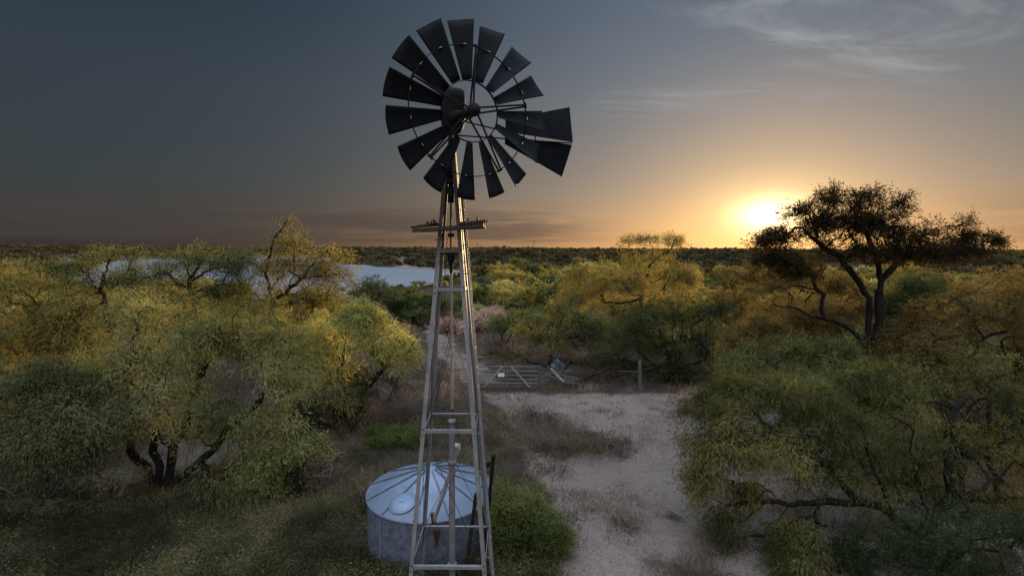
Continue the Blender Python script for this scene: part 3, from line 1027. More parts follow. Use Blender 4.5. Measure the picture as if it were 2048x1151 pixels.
    plant('mesquite_tree', b, 'bright yellow green mesquite just left of the windmill tower', 'tree', 'leaf_pale',
          seed=22, gaps=0.42, n_clump=820, twigs=6, leaves=14, leaf=(0.17, 0.022), twig_len=0.56, droop=0.7, shell=0.5, max_r=0.10,
          blobs=pixel_blobs(b, y, [(690, 680, 80, 50), (770, 690, 55, 40), (640, 720, 60, 60), (720, 640, 50, 30), (800, 700, 30, 26, 0.2), (650, 660, 50, 40)]),
          stems=[[(0, 0, 0, 0.10)] + sk([(690, 800), (680, 740), (690, 690)], 0.08),
                 [(0, 0, 0, 0.10)] + sk([(740, 770), (790, 720), (830, 680)], 0.06),
                 [(0, 0, 0, 0.08)] + sk([(650, 800), (630, 740)], 0.06)])
    # ---- left, tall back tree
    y = 25.0
    b = gpt(560, y)
    sk = lambda pts, r=0.0: [(*q, r) for q in rel(b, y, pts)]
    plant('mesquite_tree', b, 'tallest mesquite on the left, its thin bare top above the horizon', 'tree', 'leaf_sun_gold',
          seed=23, n_clump=720, twigs=6, leaves=10, leaf=(0.12, 0.028), twig_len=0.62, droop=0.55, shell=0.6, bare=0.3,
          blobs=pixel_blobs(b, y, [(600, 540, 70, 40), (650, 560, 60, 45), (540, 580, 60, 40), (580, 490, 45, 30), (570, 450, 25, 16), (660, 510, 45, 25), (620, 600, 80, 40), (480, 590, 60, 40), (640, 530, 60, 36), (690, 555, 34, 34), (520, 540, 60, 36), (570, 530, 50, 34)]),
          stems=[[(0, 0, 0, 0.10)] + sk([(550, 680), (545, 600), (530, 545), (542, 500), (552, 470), (575, 440)], 0.08),
                 sk([(545, 600), (600, 560), (630, 520), (660, 500)], 0.06),
                 sk([(530, 545), (500, 520), (470, 510)], 0.04)])
    # ---- left, open crowned trees in front of the lake
    y = 23.0
    b = gpt(380, y)
    plant('mesquite_tree', b, 'open crowned mesquite on the left with the lake showing through', 'tree', 'leaf_olive',
          seed=24, n_clump=600, twigs=6, leaves=9, leaf=(0.12, 0.028), twig_len=0.6, droop=0.55, shell=0.6, bare=0.25,
          blobs=pixel_blobs(b, y, [(390, 520, 60, 32), (450, 535, 60, 36), (330, 550, 70, 40), (420, 580, 110, 40), (500, 545, 50, 44), (300, 610, 70, 44), (360, 535, 60, 30), (470, 520, 50, 24), (330, 515, 40, 20)]),
          stems=[[(0, 0, 0, 0.11)] + [(*q, 0.07) for q in rel(b, y, [(390, 640), (380, 580), (400, 530), (420, 500)])],
                 [(*q, 0.05) for q in rel(b, y, [(380, 580), (340, 550), (310, 530)])]])
    y = 25.0
    b = gpt(220, y)
    plant('mesquite_tree', b, 'thin topped mesquite at far left whose twigs cross the horizon line', 'tree', 'leaf_olive',
          seed=25, n_clump=500, twigs=6, leaves=9, leaf=(0.12, 0.028), twig_len=0.62, droop=0.55, shell=0.6, bare=0.2,
          blobs=pixel_blobs(b, y, [(210, 515, 50, 26), (265, 512, 35, 22), (150, 540, 70, 32), (240, 565, 90, 38), (140, 590, 70, 40), (80, 545, 60, 26)]),
          stems=[[(0, 0, 0, 0.1)] + [(*q, 0.07) for q in rel(b, y, [(215, 640), (200, 580), (215, 540), (225, 505)])]])
    y = 19.0
    b = gpt(40, y)
    plant('mesquite_tree', b, 'golden topped mesquite at the left edge of the brush', 'tree', 'leaf_sun_gold',
          seed=26, n_clump=800, twigs=6, leaves=12, leaf=(0.16, 0.024), twig_len=0.55, droop=0.6,
          blobs=pixel_blobs(b, y, [(30, 570, 90, 45), (110, 620, 70, 50), (-60, 580, 90, 60), (40, 670, 120, 60), (150, 690, 80, 50), (-60, 720, 90, 70)]))
    y = 13.2
    b = gpt(100, y)
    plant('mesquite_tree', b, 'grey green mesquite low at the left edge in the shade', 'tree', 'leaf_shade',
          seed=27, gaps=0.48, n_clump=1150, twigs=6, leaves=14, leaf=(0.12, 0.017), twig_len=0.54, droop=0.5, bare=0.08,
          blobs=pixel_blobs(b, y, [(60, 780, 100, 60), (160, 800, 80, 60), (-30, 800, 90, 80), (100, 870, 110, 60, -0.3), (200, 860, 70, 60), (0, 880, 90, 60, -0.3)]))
    y = 13.0
    b = gpt(120, y)
    plant('sage_shrub', b, 'low spreading grey shrub in the left foreground below the mesquites', 'shrub', 'leaf_sage', seed=28, n_clump=520, twigs=5, leaves=12,
          leaf=(0.07, 0.016), twig_len=0.26, droop=0.2, r_tip=0.003, bark='bark_grey', gaps=0.3,
          blobs=pixel_blobs(b, y, [(60, 955, 90, 24), (150, 940, 90, 24), (230, 950, 70, 20), (-30, 975, 90, 28), (110, 985, 120, 20)]))
    # shrubs under the left trees
    for (px, y, seed, lab, lm, sp) in (
        (690, 18.6, 31, 'dark shrub standing in for the shade under the yellow green mesquite', 'leaf_shadow2', [(600, 850, 50, 50), (660, 820, 70, 50), (730, 790, 70, 44), (690, 760, 70, 40, 1.5), (770, 770, 40, 34, 1.0), (610, 790, 50, 44, 0.8)]),  # dark leaves added to make the black shade below the crown
        (590, 13.6, 32, 'grey weedy shrub between the left mesquite and the tank', 'leaf_grey', [(560, 920, 50, 40), (610, 900, 50, 40), (540, 950, 50, 30)]),
        (790, 17.5, 33, 'leafy green weed clump left of the tower legs', 'leaf_green', [(780, 875, 45, 22), (830, 870, 30, 18)])):
        b = gpt(px, y)
        plant('low_shrub', b, lab, 'shrub', lm, seed=seed, n_clump=420, twigs=5, leaves=11, leaf=(0.085, 0.022), twig_len=0.32, droop=0.4, r_tip=0.0045, blobs=pixel_blobs(b, y, sp))
    # ---- centre: golden mesquite with thin top
    y = 34.0
    b = gpt(1280, y)
    sk = lambda pts, r=0.0: [(*q, r) for q in rel(b, y, pts)]
    plant('mesquite_tree', b, 'golden mesquite mid scene with two thin leafy tops above the horizon', 'tree', 'leaf_sun_gold',
          seed=41, n_clump=900, twigs=6, leaves=11, leaf=(0.14, 0.036), twig_len=0.65, droop=0.45, shell=0.5,
          blobs=pixel_blobs(b, y, [(1180, 550, 60, 35), (1240, 570, 80, 45), (1320, 560, 80, 45), (1380, 560, 40, 35), (1260, 485, 20, 14), (1300, 482, 26, 12), (1345, 484, 24, 16), (1290, 520, 50, 25), (1160, 600, 60, 40), (1330, 620, 80, 40)]),
          stems=[[(0, 0, 0, 0.11)] + sk([(1282, 640), (1285, 580), (1300, 530), (1340, 500), (1350, 480)], 0.06),
                 sk([(1285, 580), (1270, 530), (1262, 500), (1258, 478)], 0.05)])
    y = 26.2
    b = gpt(1340, y)
    plant('mesquite_shrub', b, 'big dark tangled bush behind the thick fence post, in shadow', 'shrub', 'leaf_dark',
          seed=42, n_clump=980, twigs=6, leaves=11, leaf=(0.12, 0.030), twig_len=0.5, droop=0.4, gaps=0.34, bare=0.1,
          blobs=pixel_blobs(b, y, [(1330, 640, 90, 46), (1420, 630, 60, 45), (1260, 680, 70, 44), (1360, 700, 100, 44), (1440, 700, 50, 50), (1300, 735, 90, 32), (1400, 740, 80, 30), (1210, 720, 40, 34)]))
    y = 30.0
    b = gpt(1100, y)
    plant('mesquite_shrub', b, 'soft green mesquite bush behind the metal gate, with brown twigs at its foot', 'shrub', 'leaf_olive',
          seed=43, n_clump=480, twigs=5, leaves=11, leaf=(0.14, 0.038), twig_len=0.5, droop=0.4,
          blobs=pixel_blobs(b, y, [(1080, 640, 60, 30), (1150, 640, 60, 40), (1200, 670, 50, 40), (1120, 680, 70, 30), (1050, 670, 40, 25)]),
          stems=[[(0, 0, 0, 0.07)] + [(*q, 0.05) for q in rel(b, y, [(1105, 700), (1095, 660), (1055, 652)])]])
    y = 26.6
    b = gpt(1120, y)
    plant('low_shrub', b, 'rust brown scrubby bush just behind the gate and the plank pile', 'shrub', 'leaf_brown', seed=44, n_clump=260, twigs=5, leaves=9,
          leaf=(0.12, 0.030), twig_len=0.42, droop=0.3, bare=0.2,
          blobs=pixel_blobs(b, y, [(1010, 708, 60, 18), (1090, 706, 60, 22), (1180, 718, 60, 32), (1235, 740, 45, 28)]))
    # ---- small shrubs standing alone
    b = at(1388, 822)
    y = b.y
    plant('dry_shrub', b, 'small pale dry shrub alone at the right edge of the sandy yard', 'shrub', 'straw', bark='bark_grey', seed=51, n_clump=90, twigs=6, leaves=9,
          leaf=(0.12, 0.02), twig_len=0.35, droop=0.1, r_tip=0.004, blobs=pixel_blobs(b, y, [(1388, 800, 30, 16), (1410, 792, 18, 12)]))
    y = 10.9
    b = gpt(1055, y)
    plant('weed_bush', b, 'upright green weedy bush right of the water tank', 'shrub', 'leaf_green', seed=52, n_clump=560, twigs=5, leaves=12,
          leaf=(0.065, 0.016), twig_len=0.36, droop=0.05, r_tip=0.003,
          gaps=0.42, blobs=pixel_blobs(b, y, [(1020, 1000, 32, 34), (1052, 1020, 30, 30), (1080, 1050, 40, 36), (1020, 1070, 40, 40), (1095, 1095, 40, 30), (1003, 1040, 20, 44), (1060, 1090, 40, 34), (1042, 975, 14, 16), (1120, 1075, 18, 22)]))
    for (px, y, seed, lab, sp) in (
        (1700, 10.4, 53, 'dark green leafy bush at the bottom right beneath the arching mesquite', [(1640, 1100, 80, 45), (1740, 1080, 90, 55), (1690, 1140, 120, 50), (1580, 1130, 60, 30)]),
        (1920, 10.2, 54, 'dark green leafy bush in the bottom right corner', [(1860, 1090, 80, 60), (1960, 1070, 90, 70), (2060, 1080, 80, 80), (1930, 1140, 130, 50)])):
        b = gpt(px, y)
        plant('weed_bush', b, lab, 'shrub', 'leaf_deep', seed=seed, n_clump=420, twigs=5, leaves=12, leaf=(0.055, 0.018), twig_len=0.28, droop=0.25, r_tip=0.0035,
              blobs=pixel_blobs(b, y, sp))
    for (px, y, seed, lab, lm, w_, h_) in (
        (770, 38.0, 71, 'brown twiggy scrub left of the lane, behind the yellow green mesquite', 'purple', 60, 18),
        (840, 46.0, 72, 'brown dry scrub seen left of the tower legs below the lake', 'purple', 50, 16),
        (900, 52.0, 73, 'olive shrub framed between the tower legs below the lake', 'leaf_olive', 45, 20),
        (820, 58.0, 74, 'olive yellow shrub at the lake edge left of the tower', 'leaf_sun_gold', 50, 18),
        (900, 41.0, 75, 'pale brown dry scrub between the tower legs beside the lane', 'pink', 36, 12)):
        b = gpt(px, y)
        pyc = 575.5 + FPX * math.tan(math.atan((CAM_Z - b.z) / y) - PITCH) - h_
        plant('dry_scrub', b, lab, 'shrub', lm, seed=seed, n_clump=200, twigs=5, leaves=9, leaf=(0.16, 0.04), twig_len=0.5, droop=0.15, bare=0.15, gaps=0.3,
              blobs=pixel_blobs(b, y, [(px - w_ * 0.5, pyc, w_ * 0.6, h_), (px + w_ * 0.5, pyc + 3, w_ * 0.6, h_ * 0.9), (px, pyc - h_ * 0.3, w_ * 0.5, h_)]))
    # pale pink dry shrubs and far shrubs in the lane
    for (px, y, seed, lab, lm, sp) in (
        (975, 42.0, 55, 'pale pink dry shrub beside the lane, just right of the tower', 'pink', [(960, 640, 30, 16), (990, 632, 24, 18)]),
        (750, 44.0, 56, 'round dark green bush at the near shore of the lake', 'leaf_dark', [(740, 575, 40, 22), (770, 590, 40, 22), (715, 590, 30, 24)]),
        (1000, 36.0, 57, 'grey brown scrubby bush at the bend of the lane beyond the gate', 'leaf_grey', [(1010, 650, 30, 18), (1040, 640, 24, 18)])):
        b = gpt(px, y)
        plant('low_shrub', b, lab, 'shrub', lm, seed=seed, n_clump=200, twigs=5, leaves=10, leaf=(0.16, 0.045), twig_len=0.5, droop=0.25, blobs=pixel_blobs(b, y, sp))


def build_deadwood():
    for (pts, px, y, lab) in (
        ([(-0.9, 0.1, 0.05), (-0.5, 0.0, 0.45), (0.0, -0.1, 0.62), (0.5, 0.0, 0.55), (0.9, 0.1, 0.3)], 95, 12.6, 'dark fallen branch arching out of the grey shrub at the lower left'),
        ([(-0.7, 0.2, 0.02), (-0.2, 0.0, 0.10), (0.3, 0.1, 0.07), (0.8, -0.1, 0.16)], 600, 14.6, 'grey dead limb lying in the weeds left of the tank'),
        ([(-0.9, 0.0, 0.05), (-0.3, 0.1, 0.16), (0.3, 0.0, 0.12), (1.0, 0.2, 0.30)], 965, 31.0, 'pale dead branch lying beside the lane beyond the gate')):
        b = gpt(px, y)
        t = empty('fallen_branch', b, lab, 'branch')
        m = MB()
        m.tube(pts, [0.05, 0.055, 0.05, 0.035, 0.015][:len(pts)], 8)
        m.build('limb', M['bark_grey'] if 'dark' not in lab else M['bark'], t)
        rg = random.Random(px)
        for k in range(4):
            q = Vector(pts[1 + k % (len(pts) - 1)])
            m = MB()
            e = Vector((rg.uniform(-0.5, 0.6), rg.uniform(-0.3, 0.3), rg.uniform(0.05, 0.4)))
            m.tube([q, q + e * 0.5 + Vector((0, 0, 0.05)), q + e], [0.022, 0.015, 0.006], 6)
            m.build('twig', M['bark_grey'] if 'dark' not in lab else M['bark'], t)


def build_scrub():
    """the brush beyond the yard: single shrubs, copies of five kinds"""
    kinds = []
    rng = np.random.default_rng(77)
    for k, (lm, seed) in enumerate((('leaf_olive', 61), ('leaf_sun_gold', 62), ('leaf_dark', 63), ('leaf_grey', 64), ('leaf_brown', 65), ('leaf_olive', 66))):
        r2 = np.random.default_rng(seed)
        bl = []
        for i in range(7):
            a = r2.uniform(0, 6.28)
            q = r2.uniform(0.3, 1.5)
            bl.append((q * math.cos(a), q * math.sin(a), r2.uniform(0.7, 2.2), r2.uniform(0.6, 1.1), r2.uniform(0.6, 1.1), r2.uniform(0.45, 0.85)))
        kinds.append(plant_meshes('s', lm, 'bark', seed=seed, n_clump=230, twigs=5, leaves=9, leaf=(0.20, 0.07), twig_len=0.42, droop=0.3, blobs=bl, shell=0.45))
    pts = []
    tries = 0
    while len(pts) < 235 and tries < 60000:
        tries += 1
        a = rng.uniform(-0.86, 0.86)
        r = 36 + 150 * rng.uniform() ** 1.25
        x, y = r * math.sin(a), r * math.cos(a)
        n = np.interp(a, NEAR_A, NEAR_R)
        if r > n - 6 and a < 0.0:
            continue
        if sand_mask(x, y) > 0.3:
            continue
        if a < 0.2 and a > -0.35 and r < 42:
            continue
        md = 2.2 + r * 0.022
        if any((x - p[0]) ** 2 + (y - p[1]) ** 2 < md * md for p in pts):
            continue
        pts.append((x, y, r, a))
    words = ['olive', 'golden', 'dark', 'grey green', 'brown', 'olive']
    for (x, y, r, a) in pts:
        p = [0.25, 0.26, 0.16, 0.15, 0.06, 0.12] if a < 0.25 else [0.26, 0.26, 0.22, 0.12, 0.02, 0.12]
        k = rng.choice(6, p=p)
        side = 'lake' if a < -0.03 else ('middle' if a < 0.35 else 'sun')
        lab = {'lake': 'rounded %s shrub in the scrub sloping down to the lake',
               'middle': 'rounded %s shrub in the scrub beyond the gate',
               'sun': 'rounded %s shrub in the scrub under the low sun'}[side] % words[k]
        s = rng.uniform(0.85, 1.5) * (1.0 if r < 60 else 1.15)
        if -0.5 < a < -0.02 and r > 55:
            s = rng.uniform(0.4, 0.62)
        t = empty('scrub_shrub', (x, y, float(terrain(x, y))), lab, 'shrub', lab.replace('rounded ', '').replace(' shrub', ' shrubs', 1), rng.uniform(0, 6.28))
        t.scale = (s * rng.uniform(0.9, 1.25), s * rng.uniform(0.9, 1.25), s * rng.uniform(0.8, 1.15))
        link_mesh('trunk', kinds[k][0], t)
        link_mesh('crown', kinds[k][1], t)


def build_far_scrub():
    """the far wooded shore: one mass"""
    rng = np.random.default_rng(5)
    n = 12000
    a = rng.uniform(-0.95, 0.95, n)
    r = 165 + 800 * rng.uniform(0, 1, n) ** 1.5
    x, y = r * np.sin(a), r * np.cos(a)
    z = terrain(x, y)
    ok = z > LAKE_Z + 0.7
    ok &= fbm(x / 40, y / 40, 31, 3) + rng.uniform(-0.2, 0.2, n) > 0.40
    x, y, z, r = x[ok], y[ok], z[ok], r[ok]
    n = len(x)
    k = 34
    sz = rng.uniform(0.7, 1.8, n) * (1 + r / 900) * (1 + 0.5 * rng.uniform(0, 1, n) ** 8 + 0.15 * sstep(0.5, 0.7, fbm(x / 90, y / 90, 61, 3)))
    u = unit(rng.normal(size=(n, k, 3)))
    u[..., 2] = np.abs(u[..., 2])
    P = np.stack([x, y, z], -1)[:, None, :] + u * (sz[:, None, None] * rng.uniform(0.45, 1.05, (n, k, 1))) * np.array([1.1, 1.1, 1.0])
    P = P.reshape(-1, 3)
    ax = unit(rng.normal(size=(n * k, 3)))
    sc = np.repeat(sz, k)[:, None]
    side = unit(np.cross(ax, rng.normal(size=(n * k, 3))))
    L = sc * rng.uniform(0.25, 0.5, (n * k, 1))
    V = np.stack([P - ax * L, P + side * L * 0.7, P + ax * L, P - side * L * 0.7], 1).reshape(-1, 3)
    F = np.arange(4 * n * k).reshape(-1, 4)
    tint = np.clip(np.repeat(rng.uniform(0, 0.9, n), k) + rng.uniform(-0.15, 0.25, n * k), 0, 1)
    m = leaf_mat('far_leaves', [(0.0, (0.012, 0.0105, 0.006)), (0.5, (0.024, 0.021, 0.011)), (1.0, (0.044, 0.037, 0.018))], 0.3)
    o = link_mesh('far_brush', np_mesh('far_brush', V, F, m, False, tint))
    tag(o, 'dark brush covering the far shore and hills below the horizon', 'brush', kind='stuff')


def scatter(name, seed, n, region, dens, mat, hgt, wid, label, cat, lean=0.45, tuft=7, leafy=0.0, tuft_r=0.12):
    rng = np.random.default_rng(seed)
    y0, y1 = region
    # even over the picture rather than over the ground: more tufts close by
    yy = 1.0 / rng.uniform(1.0 / y1, 1.0 / y0, n)
    hw = 1.12 * yy + 1.0
    xx = rng.uniform(-1, 1, n) * hw
    keep = rng.uniform(size=n) < dens(xx, yy)
    xx, yy = xx[keep], yy[keep]
    m = len(xx)
    h0 = hgt * np.clip(3.2 * (fbm(xx / 1.1, yy / 1.1, seed + 5, 4) - 0.5) + 0.95, 0.25, 2.2) * rng.uniform(0.6, 1.3, m)
    t0 = np.clip((fbm(xx / 1.2, yy / 1.2, seed + 9, 4) - 0.5) * 3.0 + 0.5 + rng.normal(size=m) * 0.18, 0, 1)
    X = np.repeat(xx, tuft) + rng.normal(size=m * tuft) * tuft_r
    Y = np.repeat(yy, tuft) + rng.normal(size=m * tuft) * tuft_r
    H = np.repeat(h0, tuft) * rng.uniform(0.5, 1.2, m * tuft)
    Zb = terrain(X, Y) - 0.01
    B = np.stack([X, Y, Zb], -1)
    d = np.stack([rng.normal(size=m * tuft) * lean, rng.normal(size=m * tuft) * lean, np.ones(m * tuft)], -1)
    d = unit(d)
    if leafy > 0:
        q = 5
        li = np.repeat(np.arange(m * tuft), q)
        t = rng.uniform(0.15, 1.0, (len(li), 1))
        P = B[li] + d[li] * H[li][:, None] * t + rng.normal(size=(len(li), 3)) * 0.02
        ax = unit(d[li] * 0.3 + rng.normal(size=(len(li), 3)) * 0.8)
        V, F = leaf_quads(rng, P, ax, leafy, wid)
        tint = np.clip(np.repeat(np.repeat(t0, tuft), q) * 0.7 + rng.uniform(0, 0.4, len(li)), 0, 1)
    else:
        s = unit(np.cross(d, rng.normal(size=(m * tuft, 3))))
        w = wid * rng.uniform(0.6, 1.4, (m * tuft, 1)) * np.maximum(1.0, np.repeat(yy, tuft) / 16.0)[:, None]
        bend = rng.normal(size=(m * tuft, 3)) * np.array([1, 1, 0.2]) * 0.12 * H[:, None]
        mid = B + d * H[:, None] * 0.55
        top = B + d * H[:, None] + bend
        V = np.stack([B - s * w / 2, mid - s * w * 0.4 + bend * 0.2, top, mid + s * w * 0.4 + bend * 0.2], 1).reshape(-1, 3)
        F = np.arange(4 * m * tuft).reshape(-1, 4)
        tint = np.clip(np.repeat(t0, tuft) * 0.7 + rng.uniform(0, 0.4, m * tuft), 0, 1)
    o = link_mesh(name, np_mesh(name, V, F, mat, False, tint))
    tag(o, label, cat, kind='stuff')


def build_pebbles():
    rng = np.random.default_rng(17)
    n = 5200
    y = 1.0 / rng.uniform(1 / 25.0, 1 / 9.0, n)
    x = rng.uniform(-0.5, 1.15, n) * y
    k = (sand_mask(x, y) > 0.35) & (fbm(x / 1.5, y / 1.5, 71, 3) + rng.uniform(-0.2, 0.2, n) > 0.5)
    x, y = x[k], y[k]
    n = len(x)
    r = 0.012 + 0.035 * rng.uniform(0, 1, n) ** 3
    z = terrain(x, y) + r * 0.2
    o = np.array([[1, 0, 0], [0, 1, 0], [-1, 0, 0], [0, -1, 0], [0, 0, 0.7], [0, 0, -0.7]])
    V = np.stack([x, y, z], -1)[:, None, :] + o[None] * r[:, None, None] * rng.uniform(0.6, 1.3, (n, 6, 1))
    f = np.array([[0, 1, 4], [1, 2, 4], [2, 3, 4], [3, 0, 4], [1, 0, 5], [2, 1, 5], [3, 2, 5], [0, 3, 5]])
    F = (np.arange(n) * 6)[:, None, None] + f[None]
    o = link_mesh('pebbles', np_mesh('pebbles', V.reshape(-1, 3), F.reshape(-1, 3), M['stone'], True))
    tag(o, 'small pale stones scattered over the sandy yard', 'stones', kind='stuff')


def in_tank(x, y):
    return ((x + 1.96) ** 2 + (y - 11.82) ** 2) < 1.58 ** 2


def build_ground_cover():
    def d_weeds(x, y):
        s = sand_mask(x, y)
        n = fbm(x / 1.1, y / 1.1, 40, 4)
        return np.clip((1 - s) * 1.2 - 0.1, 0, 1) * sstep(0.22, 0.5, n) * ((x < 1.8) | ((x < 6.5) & (y > 15.5) & (s < 0.6))) * ~in_tank(x, y) * sstep(23, 19.5, y)
    scatter('weeds', 91, 40000, (7.6, 22), d_weeds, M['weed'], 0.34, 0.020, 'fine grey green weeds covering the ground on the left and round the tank', 'weeds',
            0.35, 6, 0.05, 0.11)

    def d_dry(x, y):
        s = sand_mask(x, y)
        n = fbm(x / 0.8, y / 0.8, 44, 4)
        edge = np.exp(-((y - 24.0) / 0.9) ** 2) * (x > -9) * 1.2
        body = np.clip((1 - s), 0, 1) * sstep(0.35, 0.6, n) * sstep(12, 17, y)
        return np.clip(body + edge, 0, 1) * ~in_tank(x, y) * sstep(62, 45, y)
    scatter('dry_grass', 92, 46000, (9, 62), d_dry, M['purple'], 0.34, 0.012, 'dry brown grass and weeds in the yard and along the fence', 'grass', 0.5, 8)

    def d_sparse(x, y):
        n = 0.5 * fbm(x / 0.55, y / 0.55, 48, 4) + 0.5 * fbm(x / 2.6, y / 2.6, 49, 3)
        return sand_mask(x, y) * sstep(0.455, 0.60, n) * 0.9
    scatter('sparse_grass', 93, 60000, (9, 26), d_sparse, M['weed_dry'], 0.16, 0.014, 'sparse dead grass tufts dotted over the sandy yard', 'grass', 0.6, 6)


# ------------------------------------------------------------------ windmill
def hw(z):
    return 0.14 + 0.080 * (8.04 - z)


def build_windmill():
    T = Vector((-1.11, 9.1, 0))
    w = empty('windmill', T, 'tall steel farm windmill with fifteen dark blades on a four legged lattice tower', 'windmill')
    ztop = 8.75
    for sx in (-1, 1):
        for sy in (-1, 1):
            m = MB()
            p0 = Vector((sx * hw(-0.1), sy * hw(-0.1), -0.1))
            p1 = Vector((sx * hw(ztop), sy * hw(ztop), ztop))
            a = 0.068
            # two flanges of the angle iron
            m.beam(p0 + Vector((-sx * a / 2, 0, 0)), p1 + Vector((-sx * a / 2, 0, 0)), a, 0.009, (0, 1, 0))
            q = Vector((0, -sy * (a / 2 + 0.005), 0))
            m.beam(p0 + q, p1 + q, a, 0.009, (1, 0, 0))
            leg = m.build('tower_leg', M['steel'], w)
            if sy < 0:
                for z in (6.27, 3.76, 1.36):
                    for k in (-0.05, 0.05):
                        b = MB()
                        cc = Vector((sx * (hw(z + k) - 0.03), sy * (hw(z + k) + 0.004), z + k))
                        b.lathe([(0.0, -0.018), (0.012, -0.018), (0.012, 0.0)], 6, cc, False, 'Y')
                        b.build('bolt', M['steel_dark'], leg)
    for z in (6.95, 6.27, 3.76, 1.36):
        h = hw(z)
        for sy in (-1, 1):
            m = MB()
            m.beam((-h + 0.01, sy * (h - 0.016), z), (h - 0.01, sy * (h - 0.016), z), 0.010, 0.05)
            m.beam((-h + 0.01, sy * (h - 0.042), z + 0.029), (h - 0.01, sy * (h - 0.042), z + 0.029), 0.05, 0.008)
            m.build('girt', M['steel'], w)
        for sx in (-1, 1):
            m = MB()
            m.beam((sx * (h - 0.018), -h + 0.02, z - 0.004), (sx * (h - 0.018), h - 0.02, z - 0.004), 0.010, 0.05)
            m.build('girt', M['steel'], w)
    zs = [8.1, 6.27, 3.76, 1.36, 0.0]
    for z1, z0 in zip(zs[1:-1], zs[2:]):
        for (ax, s) in (('x', -1), ('x', 1), ('y', -1), ('y', 1)):
            for d in (-1, 1):
                h0, h1 = hw(z0) - 0.03, hw(z1) - 0.03
                o = 0.012 * d
                p, q = ((d * h0, s * (h0 + o), z0), (-d * h1, s * (h1 + o), z1)) if ax == 'y' else ((s * (h0 + o), d * h0, z0), (s * (h1 + o), -d * h1, z1))
                m = MB()
                m.tube([p, q], 0.0045, 5)
                m.build('brace_rod', M['steel_dark'], w)
    # ladder up the right face
    m = MB()
    for yo in (-0.13, 0.13):
        m.beam((hw(0.2) + 0.07, -0.25 * hw(0.2) * 0 + yo - 0.12, 0.2), (hw(8.2) + 0.07, yo - 0.03, 8.2), 0.012, 0.035, (1, 0, 0))
    z = 0.5
    while z < 8.1:
        f = (z - 0.2) / 8.0
        yc = -0.12 + 0.09 * f
        m.tube([(hw(z) + 0.07, yc - 0.145, z), (hw(z) + 0.07, yc + 0.145, z)], 0.008, 6)
        z += 0.36
    for z in (1.2, 3.6, 6.1, 7.9):
        m.beam((hw(z) - 0.02, -0.1, z), (hw(z) + 0.08, -0.1, z), 0.02, 0.006)
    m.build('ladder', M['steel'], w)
    # step bolts on the right leg
    for z in (6.55, 6.75, 7.05, 7.3):
        m = MB()
        m.tube([(hw(z), -hw(z) + 0.02, z), (hw(z) + 0.07, -hw(z) + 0.02, z + 0.005)], 0.008, 6)
        m.build('step_bolt', M['steel_dark'], w)
        m = MB()
        m.tube([(-hw(z), -hw(z) + 0.02, z + 0.1), (-hw(z) - 0.04, -hw(z) + 0.02, z + 0.1)], 0.008, 6)
        m.build('step_bolt', M['steel_dark'], w)
    # platform
    pl = MB()
    pl.beam((-0.63, -0.33, 7.30), (0.61, -0.33, 7.405), 0.05, 0.062)
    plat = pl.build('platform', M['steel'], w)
    pl = MB()
    pl.beam((-0.60, 0.33, 7.32), (0.60, 0.33, 7.40), 0.05, 0.055)
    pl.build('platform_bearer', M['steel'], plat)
    rg = random.Random(4)
    def plank(p, q, ww, tt):
        b = MB()
        p, q = Vector(p), Vector(q)
        pts = [p.lerp(q, t / 6) + Vector((0, 0, rg.uniform(-0.008, 0.008))) for t in range(7)]
        for k in range(6):
            b.beam(pts[k], pts[k + 1] + (pts[k + 1] - pts[k]) * 0.02, ww * rg.uniform(0.85, 1.1), tt * rg.uniform(0.8, 1.2))
        b.build('plank', M['wood_dark'], plat)
    plank((-0.66, -0.30, 7.365), (-0.21, -0.28, 7.44), 0.14, 0.03)
    plank((-0.66, -0.12, 7.37), (-0.20, -0.12, 7.43), 0.15, 0.035)
    plank((-0.60, 0.10, 7.38), (-0.17, 0.12, 7.44), 0.14, 0.03)
    plank((0.19, -0.30, 7.43), (0.64, -0.30, 7.475), 0.16, 0.045)
    plank((0.18, -0.10, 7.44), (0.67, -0.10, 7.48), 0.15, 0.04)
    plank((0.18, 0.14, 7.43), (0.60, 0.14, 7.46), 0.15, 0.04)
    for q in ((-0.37, -0.3, 7.425), (-0.30, -0.28, 7.445), (-0.26, -0.30, 7.45), (0.33, -0.3, 7.48), (0.26, -0.28, 7.475), (0.5, -0.3, 7.5)):
        b = MB()
        b.box((q[0], q[1], q[2] + 0.02), (0.03, 0.03, 0.045), Euler((0.2, 0.3, rg.uniform(0, 3))).to_matrix())
        b.build('bolt', M['steel_dark'], plat)
    # pump rod, guide and swivel
    m = MB()
    m.tube([(0, 0, 9.0), (0, 0, 7.85)], 0.045, 10)
    m.lathe([(0.0, 0.0), (0.10, 0.0), (0.115, 0.02), (0.10, 0.045), (0.0, 0.045)], 18, (0, 0, 8.16))
    m.lathe([(0.0, 0.0), (0.085, 0.0), (0.085, 0.03), (0.0, 0.03)], 18, (0, 0, 8.30))
    m.lathe([(0.0, 0.0), (0.055, 0.0), (0.06, 0.28), (0.0, 0.28)], 14, (0, 0, 7.82))
    m.build('mast_pipe', M['steel_dark'], w)
    m = MB()
    m.tube([(0, 0, 7.85), (0, 0, 6.95)], 0.017, 8)
    m.lathe([(0.0, 0.0), (0.05, 0.01), (0.065, 0.04), (0.05, 0.07), (0.0, 0.08)], 14, (0, 0, 7.20))
    m.build('pump_rod', M['steel_dark'], w)
    m = MB()
    m.lathe([(0.0, -0.32), (0.02, -0.30), (0.035, -0.15), (0.055, -0.05), (0.06, 0.05), (0.045, 0.1), (0.0, 0.1)], 14, (0, 0, 6.83))
    m.beam((-hw(6.9), 0.0, 6.90), (hw(6.9), 0.0, 6.90), 0.05, 0.03)
